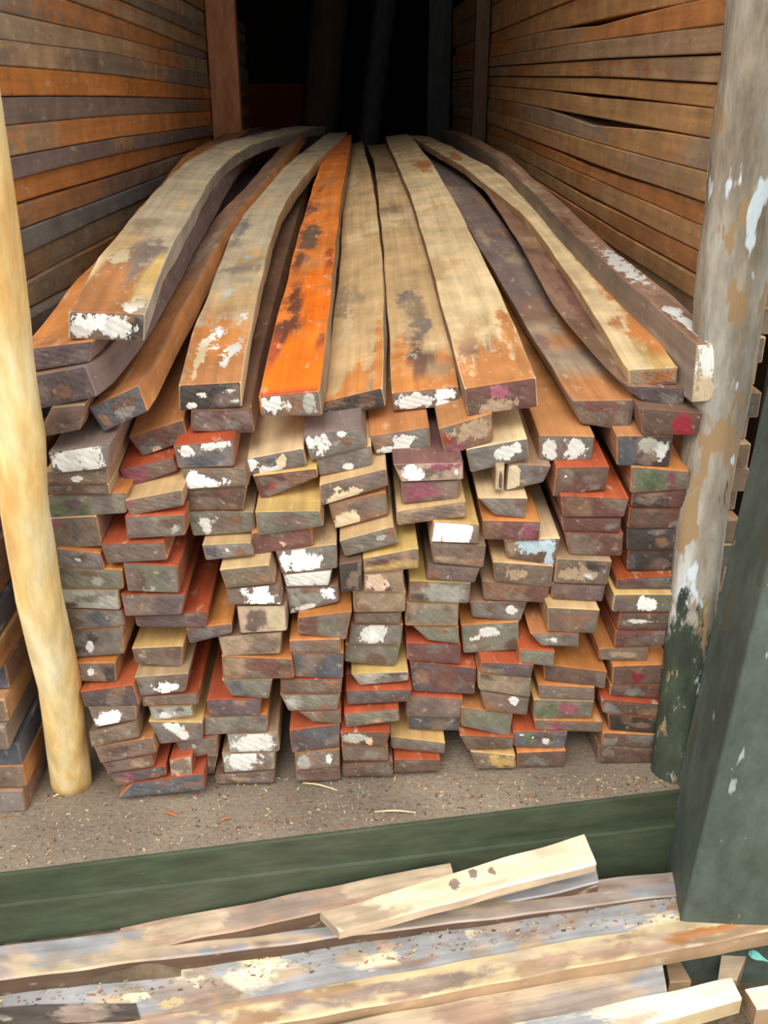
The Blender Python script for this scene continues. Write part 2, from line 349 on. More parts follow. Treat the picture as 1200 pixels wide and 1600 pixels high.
# (column, corners, end colour, body colour, look of the end, tone blobs, paint blobs)
PILE = [
 (1, Q('P',80,640,132,632,125,672,57,686), 'gb','tb','rounded bark-edged', [b(.0,.5,.3,1,'bb')], []),
 (1, Q('A1',70,435,560,362,550,562,110,605),'gy','pu','white-painted',[], [b(.45,.5,.62,.8,'wg'),b(.2,.5,.3,.6,'wh')]),
 (1, Q('A1',35,590,545,572,550,680,42,690),'gb','t','thin grey-brown',[],[b(.5,.4,.12,.3,'wg')]),
 (1, Q('A1',50,705,550,692,565,765,80,765),'br','t','thin reddish-brown',[b(.8,.5,.2,.4,'gb')],[]),
 (1, Q('A1',75,792,690,748,690,910,80,945),'gn','o','wide green-grey',[b(.35,.5,.15,.4,'mv'),b(.45,.3,.1,.4,'gr'),b(.15,.3,.15,.4,'gr')],[]),
 (1, Q('A1',60,965,450,948,500,1170,125,1185),'gb','t','grey-brown, pink-cornered',[b(.1,.9,.2,.25,'mg'),b(.5,.4,.1,.2,'sl')],[]),
 (1, Q('B1',135,300,480,322,520,450,155,425),'gy','o','plain grey',[],[b(.45,.5,.06,.1,'bl')]),
 (1, Q('B1',155,432,655,452,665,605,160,595),'gn','o','mottled green-grey',[b(.6,.4,.1,.3,'lg')],[]),
 (1, Q('B1',160,615,625,632,640,765,170,745),'lg','y','pale stone-grey',[b(.5,.5,.3,.3,'gn')],[]),
 (1, Q('B1',190,757,660,767,675,890,230,925),'gy','r','bluish grey, flecked',[b(.6,.5,.3,.5,'sl'),b(.1,.3,.2,.5,'br')],[]),
 (1, Q('B1',225,945,655,925,670,1110,270,1140),'gy','o','dark grey, split',[b(.45,.7,.12,.25,'dk'),b(.15,.3,.25,.3,'dk')],[b(.35,.4,.1,.2,'wg')]),
 (1, Q('C1',290,183,600,175,610,330,325,322),'gb','o','grey, chipped',[b(.9,.5,.2,.8,'dk')],[b(.35,.55,.1,.3,'wg')]),
 (1, Q('C1',320,405,740,350,790,515,360,525),'mv','r','dark mauve',[],[]),
 (1, Q('C1',385,540,760,530,765,625,440,685),'gb','t','brown, white-smeared',[],[b(.4,.35,.38,.5,'wh')]),
 (1, Q('C1',390,725,770,640,790,760,410,840),'gb','b','dull brown',[],[]),
 (1, Q('C1',430,850,890,765,925,880,480,965),'gb','ob','dusty brown',[b(.3,.6,.3,.4,'br')],[]),
 (1, Q('C1',490,975,880,915,905,990,540,1045),'gb','r','tan-chipped',[b(.7,.5,.3,.5,'tn')],[]),
 (1, Q('C1',530,1045,990,985,1000,1060,620,1140),'mv','r','mauve, magenta-striped',[b(.33,.5,.08,.6,'mg'),b(.05,.3,.15,.8,'bb')],[]),
 (1, Q('P',205,1229,318,1212,320,1234,185,1247),'sl','r','slate bottom',[],[]),

 (2, Q('A1',700,320,1130,180,1170,340,810,470),'rd','ob','tilted maroon',[b(.9,.5,.25,.8,'br')],[b(.35,.05,.12,.15,'pk')]),
 (2, Q('A1',628,570,1050,472,1085,580,690,710),'gb','r','half-magenta',[b(.15,.5,.38,.9,'mg')],[]),
 (2, Q('A1',670,812,1125,727,1135,850,712,932),'gb','t','grey-brown',[b(.05,.7,.1,.4,'mg')],[]),
 (2, Q('A1',672,947,1140,920,1150,1085,690,1110),'gy','r','grey, pale-cornered',[b(.1,.5,.3,.8,'pu')],[b(.85,.3,.08,.3,'lg')]),
 (2, Q('B1',480,255,975,232,1010,375,530,402),'gb','r','flat grey-brown',[],[]),
 (2, Q('B1',655,402,1090,422,1105,635,695,620),'gn','r','broad mossy',[b(.1,.6,.25,.8,'pu')],[b(.5,.08,.3,.12,'lg')]),
 (2, Q('B1',640,642,1150,655,1120,800,675,815),'pu','r','purple',[b(.7,.5,.3,.7,'mv')],[]),
 (2, Q('P',210,965,325,955,322,981,213,979),'mv','r','shadowy mauve',[],[]),
 (2, Q('C1',725,65,1130,45,1120,215,755,182),'gb','y','smooth brown',[],[]),
 (2, Q('C1',745,292,1170,260,1150,405,790,440),'gb','tb','white-scribbled',[b(.2,.5,.2,.8,'gy')],[b(.62,.35,.3,.42,'wh')]),
 (2, Q('C1',795,447,1250,410,1250,505,810,520),'gb','r','narrow grey',[],[]),
 (2, Q('P',231,1107,300,1106,303,1119,238,1126),'lg','y','sliver-thin pale',[],[b(.35,.3,.2,.4,'wg')]),
 (2, Q('P',231,1131,316,1129,316,1156,250,1163),'gy','y','angular, white-dabbed',[],[b(.45,.7,.2,.3,'wg'),b(.6,.4,.2,.3,'wg')]),
 (2, Q('C2',65,800,405,762,400,890,120,905),'gb','r','small dull grey',[],[b(.4,.6,.08,.2,'lg')]),
 (2, Q('P',264,1188,300,1182,301,1213,267,1215),'pk','r','small square pinkish',[b(.5,.6,.6,.6,'gb')],[]),

 (3, Q('A2',190,125,660,100,690,285,190,270),'rd','b','half-scraped maroon',[b(.25,.45,.36,.6,'pu')],[]),
 (3, Q('A2',50,400,525,332,530,545,85,560),'gy','r','grey, white-topped',[b(.5,.3,.4,.3,'sl')],[b(.78,.85,.28,.22,'wg'),b(.2,.7,.18,.3,'wg')]),
 (3, Q('A2',120,582,610,560,645,695,155,725),'gb','bb','bright white-striped',[],[b(.28,.3,.42,.42,'wh'),b(.1,.5,.15,.5,'wh')]),
 (3, Q('A2',140,742,630,712,600,885,150,890),'br','y','brown, red-tinged',[b(.65,.7,.2,.3,'rd'),b(.4,.3,.4,.4,'gb')],[]),
 (3, Q('A2',150,905,680,900,700,1055,205,1090),'gn','tb','olive, white-dashed',[b(.5,.5,.3,.5,'gb')],[b(.22,.5,.1,.5,'wg'),b(.4,.8,.03,.1,'wg')]),
 (3, Q('B2',275,258,655,240,685,335,305,380),'gy','t','light-topped grey',[b(.15,.6,.2,.5,'sl')],[b(.5,.6,.04,.15,'wg')]),
 (3, Q('B2',412,452,800,412,850,560,465,597),'gb','t','mid-brown',[],[]),
 (3, Q('B2',465,602,880,572,905,725,480,725),'gb','b','bold white-painted',[],[b(.64,.45,.42,.75,'wh')]),
 (3, Q('B2',545,757,935,737,945,930,575,950),'pk','b','clean pinkish',[b(.8,.5,.3,.7,'cr')],[]),
 (3, Q('B2',150,940,510,872,510,950,180,1030),'mv','o','tilted mauve',[],[]),
 (3, Q('B2',400,985,905,945,895,1105,435,1125),'tn','b','flat tan-grey',[b(.7,.5,.3,.6,'gb')],[]),
 (3, Q('C2',430,130,980,150,1000,300,440,310),'bb','o','tan-brown',[b(.7,.6,.3,.5,'rd'),b(.15,.6,.2,.6,'tn')],[]),
 (3, Q('C2',430,320,830,330,800,460,500,435),'gn','y','crumbled olive',[b(.2,.5,.25,.6,'sl')],[]),
 (3, Q('C2',310,468,740,472,730,590,325,597),'mv','r','dark plum',[],[b(.33,.3,.03,.12,'wg')]),
 (3, Q('C2',290,607,790,582,790,715,290,745),'gy','o','long grey',[],[b(.75,.3,.03,.1,'wh')]),
 (3, Q('C2',470,742,870,722,885,870,490,880),'lg','tb','whitened upper',[],[b(.5,.5,.5,.6,'wg')]),
 (3, Q('C2',430,887,850,887,850,1010,450,1037),'lg','tb','whitened lower',[b(.85,.5,.2,.9,'gb')],[b(.38,.55,.38,.6,'wg')]),
 (3, Q('P',304,1182,341,1184,335,1209,306,1210),'pk','t','small splintered cream',[b(.9,.5,.3,.8,'gb')],[b(.3,.5,.3,.4,'wg')]),
 (3, Q('C2',380,1050,850,1035,845,1115,380,1125),'gb','b','dust-buried',[b(.4,.4,.2,.3,'tn')],[]),

 (4, Q('A2',595,492,1070,402,1100,535,645,622),'gy','ct','white-blotched',[b(.45,.5,.12,.4,'sl')],[b(.1,.6,.18,.5,'wh'),b(.28,.2,.25,.4,'wg'),b(.6,.6,.12,.4,'cr')]),
 (4, Q('A2',672,635,1175,560,1185,630,740,810),'rd','y','wedge-shaped red-brown',[b(.75,.5,.4,.7,'bb'),b(.25,.4,.12,.2,'r')],[]),
 (4, Q('P',398,800,500,798,506,822,403,837),'gn','y','dark olive',[b(.6,.5,.4,.5,'gb')],[b(.55,.4,.03,.1,'cr')]),
 (4, Q('B2',662,192,1130,150,1150,260,690,332),'rd','o','chip-flecked maroon',[],[b(.4,.5,.04,.12,'cr'),b(.5,.3,.04,.1,'cr')]),
 (4, Q('P',430,863,526,850,528,888,440,897),'gy','t','white-streaked broad',[b(.85,.5,.2,.9,'gy')],[b(.35,.5,.42,.6,'wh')]),
 (4, Q('P',441,899,520,892,515,915,446,917),'lg','t','pale whitened',[],ALLW('wg')),
 (4, Q('P',445,920,529,915,530,940,452,960),'gy','bb','grey, white-cornered',[b(.4,.6,.4,.5,'lg')],[b(.8,.6,.15,.4,'wh'),b(.3,.1,.3,.15,'wg')]),
 (4, Q('P',465,965,550,955,541,1000,465,990),'gb','o','pink-tinted brown',[b(.2,.6,.3,.6,'rd'),b(.6,.5,.3,.4,'gn')],[]),
 (4, Q('P',452,1001,531,1002,533,1019,453,1020),'gb','o','thin ash-brown',[],[]),
 (4, Q('P',457,1023,537,1021,536,1061,460,1058),'sl','o','blue-black',[b(.3,.6,.2,.4,'pu')],[]),
 (4, Q('P',438,1066,535,1067,533,1084,438,1084),'br','r','thin brown',[],[]),
 (4, Q('P',437,1088,532,1086,528,1109,450,1111),'gn','o','pebble-grey',[b(.2,.5,.15,.5,'lg')],[b(.1,.5,.1,.3,'lg')]),
 (4, Q('P',465,1114,533,1111,533,1132,488,1128),'gb','r','stubby brown',[],[]),
 (4, Q('P',452,1141,531,1133,531,1168,456,1177),'mv','r','slate-and-plum',[b(.6,.75,.45,.4,'sl')],[]),
 (4, Q('P',460,1179,531,1175,531,1198,462,1204),'gb','o','white-scuffed brown',[],[b(.2,.4,.2,.4,'lg'),b(.75,.5,.12,.3,'wg')]),
 (4, Q('P',462,1207,531,1202,532,1219,462,1222),'br','b','earth-caked',[],[]),

 (5, Q('A3',65,302,525,237,570,380,125,500),'gy','pu','white-hatched grey',[],[b(.25,.6,.18,.5,'wg'),b(.05,.7,.08,.3,'wh'),b(.65,.85,.12,.2,'wg')]),
 (5, Q('A3',170,502,600,402,615,545,190,615),'gy','t','dusky grey',[b(.2,.5,.1,.8,'gb')],[b(.55,.2,.12,.2,'wg')]),
 (5, Q('A3',195,690,720,562,735,695,205,855),'gb','t','brown, white-edged below',[b(.7,.6,.3,.4,'pu')],[b(.35,.15,.35,.3,'cr'),b(.25,.6,.05,.2,'cr')]),
 (5, Q('A3',265,862,715,742,735,920,310,1035),'bb','ob','tan, pale-cornered',[b(.6,.7,.4,.4,'gb')],[b(.25,.2,.28,.3,'cr')]),
 (5, Q('B3',350,227,775,112,815,240,395,350),'gy','t','slanting grey',[],[b(.75,.6,.1,.2,'lg')]),
 (5, Q('B3',535,362,970,282,975,440,540,480),'tn','y','splintered amber',[b(.35,.65,.35,.25,'rd'),b(.5,.3,.5,.3,'y')],[]),
 (5, Q('P',530,881,566,876,565,922,534,928),'dk','db','recessed dark stub',[b(.6,.4,.4,.4,'gb')],[]),
 (5, Q('P',568,899,630,895,632,925,568,925),'tn','t','cream-scraped',[],[b(.35,.5,.32,.7,'pk')]),
 (5, Q('B3',455,642,870,627,865,780,460,785),'tn','t','even tan-grey',[b(.4,.5,.5,.6,'og')],[]),
 (5, Q('B3',465,792,840,787,830,875,460,872),'gb','b','brownish-grey',[],[]),
 (5, Q('B3',440,887,850,887,835,1038,420,1030),'gy','o','white-centred',[],[b(.45,.5,.3,.75,'wg'),b(.45,.5,.18,.5,'wh')]),
 (5, Q('C3',395,42,830,47,790,210,390,170),'gn','y','unpainted grey',[],[]),
 (5, Q('C3',440,267,890,248,895,315,505,355),'lg','y','boat-shaped grey',[],[]),
 (5, Q('C3',400,397,920,387,890,480,415,505),'mv','r','dim plum',[],[]),
 (5, Q('C3',385,577,815,537,825,630,400,685),'gn','r','greenish, orange-topped',[b(.6,.2,.2,.2,'tn')],[]),
 (5, Q('C3',360,722,750,722,720,830,370,820),'br','r','brown, white-veined',[],[b(.3,.6,.3,.4,'lg'),b(.6,.3,.1,.4,'pk')]),
 (5, Q('C3',365,837,730,832,735,945,380,945),'gb','o','frosted brown',[],[b(.65,.5,.15,.3,'gy')]),
 (5, Q('C3',375,985,770,965,770,1065,380,1065),'br','b','dirt-coated',[],[]),

 (6, Q('A3',580,307,1055,237,1070,395,635,455),'gy','ob','grey, white-splashed',[b(.1,.6,.2,.5,'bb')],[b(.55,.6,.22,.25,'wg'),b(.35,.15,.3,.25,'wg')]),
 (6, Q('P',614,725,724,722,725,749,626,753),'pk','rd','pink, glossy white-spotted',[b(.75,.8,.25,.25,'mg')],[b(.22,.5,.2,.6,'wh'),b(.93,.4,.08,.3,'wh')]),
 (6, Q('P',627,755,718,752,718,780,627,786),'gb','bb','pink-chalked',[b(.38,.5,.36,.7,'mg')],[]),
 (6, Q('P',620,799,728,783,729,807,620,821),'tn','t','straw-brown',[b(.6,.5,.4,.4,'gb')],[]),
 (6, Q('B4',85,97,445,97,440,250,60,235),'gb','y','brilliant white',[],[b(.42,.5,.46,.9,'wh'),b(.1,.4,.2,.7,'wh')]),
 (6, Q('B4',60,242,500,262,480,435,85,400),'gb','bb','dusty mid-brown',[b(.4,.2,.4,.2,'tn')],[]),
 (6, Q('P',668,883,752,886,742,911,666,905),'pu','b','mauve-grey',[],[b(.4,.3,.05,.3,'wg')]),
 (6, Q('P',640,907,736,913,733,943,638,940),'gn','y','celadon-grey',[b(.5,.5,.5,.5,'lg')],[]),
 (6, Q('P',634,946,717,947,716,978,633,978),'og','y','buff, faintly green',[b(.5,.5,.5,.5,'gn')],[]),
 (6, Q('P',645,983,717,984,718,1006,668,1001),'gn','o','teal-grey tapered',[],[]),
 (6, Q('P',635,1004,720,1009,720,1038,636,1032),'rd','r','dark russet',[],[]),
 (6, Q('P',640,1037,745,1044,742,1085,645,1080),'mv','r','deep maroon',[b(.6,.5,.4,.5,'rd')],[]),
 (6, Q('P',634,1086,724,1092,720,1120,634,1118),'gb','r','muddy brown',[],[]),
 (6, Q('P',636,1120,719,1122,718,1142,638,1139),'sl','y','inky slate',[],[]),
 (6, Q('P',610,1151,696,1161,695,1178,611,1169),'gy','y','grey, yellow-topped',[],[]),
 (6, Q('P',616,1187,688,1187,688,1205,616,1208),'br','r','lowest sooty',[],[]),

 (7, Q('P',685,670,769,650,771,688,696,714),'bb','ob','tan-smeared red',[b(.2,.2,.3,.3,'mg'),b(.1,.6,.2,.4,'r')],[b(.6,.6,.4,.4,'tn')]),
 (7, Q('P',728,704,824,685,827,716,735,739),'gy','ct','silver-flecked',[],[b(.62,.5,.18,.4,'wg'),b(.85,.6,.1,.4,'wg')]),
 (7, Q('P',775,731,789,729,787,767,773,766),'cr','tb','narrow upright cream',[],[]),
 (7, Q('P',793,729,862,728,850,754,789,767),'gy','tb','slanted, pale left edge',[],[b(.15,.5,.2,.8,'cr')]),
 (7, Q('P',746,778,825,778,821,810,772,805),'gy','ct','tapered plain grey',[],[]),
 (7, Q('P',754,813,845,815,843,845,754,843),'rd','o','maroon, tan left side',[b(.15,.5,.25,.7,'bb'),b(.85,.6,.2,.6,'mg')],[]),
 (7, Q('P',788,848,876,841,868,885,791,870),'gb','ct','ice-blue painted',[b(.1,.4,.15,.8,'tn')],[b(.55,.7,.4,.4,'bl'),b(.85,.3,.15,.5,'bl')]),
 (7, Q('P',770,878,866,886,862,918,773,908),'gb','t','brown, cream-flecked',[],[b(.35,.5,.2,.4,'tn')]),
 (7, Q('P',753,908,860,921,854,942,756,937),'bb','tb','reddish tan',[b(.8,.5,.3,.6,'rd')],[]),
 (7, Q('P',734,941,824,945,814,971,738,964),'gy','bb','grey, white-nicked',[],[b(.75,.6,.12,.25,'wg')]),
 (7, Q('P',720,977,811,975,812,1015,724,1021),'gn','o','tall, white-grazed',[],[b(.45,.75,.22,.18,'wg'),b(.2,.5,.12,.12,'wg')]),
 (7, Q('P',752,1035,835,1041,830,1060,748,1051),'mv','r','murky plum',[],[]),
 (7, Q('P',748,1054,830,1063,829,1090,748,1078),'gn','y','khaki',[b(.4,.5,.5,.7,'og')],[]),
 (7, Q('P',750,1081,828,1094,824,1118,757,1110),'gb','b','brown, white-picked',[],[b(.7,.7,.12,.3,'wg')]),
 (7, Q('P',721,1105,802,1121,797,1152,720,1134),'gn','ob','drooping grey-green',[],[]),
 (7, Q('P',718,1149,804,1152,802,1168,732,1174),'br','r','shaded brown',[],[]),
 (7, Q('P',735,1179,806,1181,807,1200,745,1202),'gb','y','mustard-streaked',[b(.7,.5,.38,.6,'y')],[]),

 (8, Q('P',843,680,930,682,925,719,842,721),'gy','ob','slate, white-spattered',[b(.5,.5,.5,.6,'pu')],[b(.18,.5,.15,.45,'wg'),b(.65,.5,.25,.5,'wg')]),
 (8, Q('P',870,730,953,729,948,764,864,777),'br','r','nail-studded maroon',[b(.55,.3,.4,.35,'rd'),b(.2,.7,.2,.3,'gb')],[]),
 (8, Q('P',876,776,984,779,976,808,880,808),'rd','r','two-tone fawn and maroon',[b(.22,.4,.28,.6,'bb'),b(.85,.7,.2,.4,'gb')],[]),
 (8, Q('P',877,811,972,812,970,832,880,830),'rd','b','slim chocolate',[],[]),
 (8, Q('P',882,835,975,839,972,869,890,867),'rd','r','grey-left, wine-right',[b(.2,.5,.34,.9,'gb')],[]),
 (8, Q('P',870,873,957,877,950,914,866,911),'gb','tb','white-brushed umber',[b(.7,.7,.3,.3,'dk')],[b(.45,.4,.35,.35,'tn'),b(.6,.3,.15,.15,'wg')]),
 (8, Q('P',862,915,947,918,942,940,862,936),'pu','b','smoky mauve',[],[]),
 (8, Q('P',856,949,938,953,932,990,856,987),'gb','t','fawn, pale-veined',[b(.6,.5,.4,.5,'bb')],[]),
 (8, Q('P',828,990,906,991,905,1010,845,1009),'gy','ob','scratched grey',[],[b(.35,.5,.15,.3,'wg')]),
 (8, Q('P',812,1014,868,1018,866,1042,812,1036),'gn','r','shadowed grey-green',[],[]),
 (8, Q('P',850,1038,950,1050,946,1076,850,1062),'br','o','dark, orange-topped',[],[]),
 (8, Q('P',841,1070,930,1079,930,1095,842,1092),'gb','o','mouse-brown',[],[]),
 (8, Q('P',834,1097,929,1099,925,1121,834,1125),'gn','y','red-and-green marked',[b(.22,.4,.18,.4,'gr'),b(.58,.4,.18,.6,'mg')],[]),
 (8, Q('P',835,1128,943,1128,941,1144,838,1141),'gb','o','grime-grey',[b(.3,.5,.2,.5,'mg')],[]),
 (8, Q('P',802,1143,888,1145,882,1172,802,1166),'sl','r','slate, white-dotted',[b(.3,.6,.2,.4,'gr')],[b(.38,.6,.05,.18,'wh'),b(.6,.5,.05,.18,'wg'),b(.12,.8,.04,.12,'wg')]),
 (8, Q('P',808,1176,885,1177,882,1198,808,1199),'br','o','bottom murky brown',[],[]),

 (9, Q('P',998,638,1098,646,1092,680,1004,680),'rd','b','crimson-ended',[b(.2,.5,.45,.9,'br')],[b(.72,.5,.2,.7,'rr')]),
 (9, Q('P',964,681,1053,684,1046,729,964,728),'dk','ob','white-combed slate',[b(.15,.6,.25,.7,'sl')],[b(.62,.7,.26,.28,'lg'),b(.8,.5,.12,.35,'wg')]),
 (9, Q('P',987,733,1078,737,1079,764,985,771),'gn','o','green, crimson-striped',[b(.7,.5,.07,.6,'mg'),b(.3,.4,.25,.5,'gr')],[]),
 (9, Q('P',988,775,1084,768,1082,794,986,793),'dk','r','near-black plum',[b(.8,.5,.3,.8,'rd')],[]),
 (9, Q('P',984,798,1077,798,1077,825,980,826),'rd','r','chocolate-red',[b(.3,.6,.6,.5,'br')],[]),
 (9, Q('P',980,829,1077,829,1076,859,980,860),'dk','sl','black-green',[],[b(.4,.9,.15,.1,'sl')]),
 (9, Q('P',982,862,1064,862,1060,892,980,892),'dk','r','bluish-black',[b(.05,.4,.1,.4,'sl')],[]),
 (9, Q('P',964,905,1072,899,1072,920,962,920),'mv','r','wine-grey',[b(.2,.6,.2,.5,'rd')],[]),
 (9, Q('P',960,929,1054,929,1052,956,956,956),'gn','y','white-starred',[],[b(.58,.55,.18,.5,'wh')]),
 (9, Q('P',970,960,1056,960,1054,984,964,984),'br','r','bead-spotted',[],[b(.4,.5,.35,.14,'wg')]),
 (9, Q('P',962,990,1060,989,1056,1009,960,1011),'rd','r','rose-and-grey',[b(.75,.5,.35,.8,'pu')],[]),
 (9, Q('P',936,1014,1014,1013,1012,1033,936,1031),'gb','o','rough mealy grey',[],[b(.6,.5,.4,.3,'tn')]),
 (9, Q('P',958,1041,1049,1038,1042,1070,956,1070),'br','o','scarlet-patched',[b(.4,.4,.22,.4,'rr')],[]),
 (9, Q('P',954,1072,1036,1072,1036,1092,952,1088),'rd','o','rusty brown',[],[]),
 (9, Q('P',940,1093,1036,1101,1032,1122,942,1114),'br','r','plain umber',[],[]),
 (9, Q('P',950,1118,1030,1126,1026,1148,952,1140),'dk','r','charcoal-brown',[],[]),
 (9, Q('P',942,1145,1026,1152,1022,1171,940,1166),'br','o','clod-brown',[],[]),
 (9, Q('P',935,1169,1022,1174,1022,1193,935,1193),'br','b','soil-coloured lowest',[],[]),
]
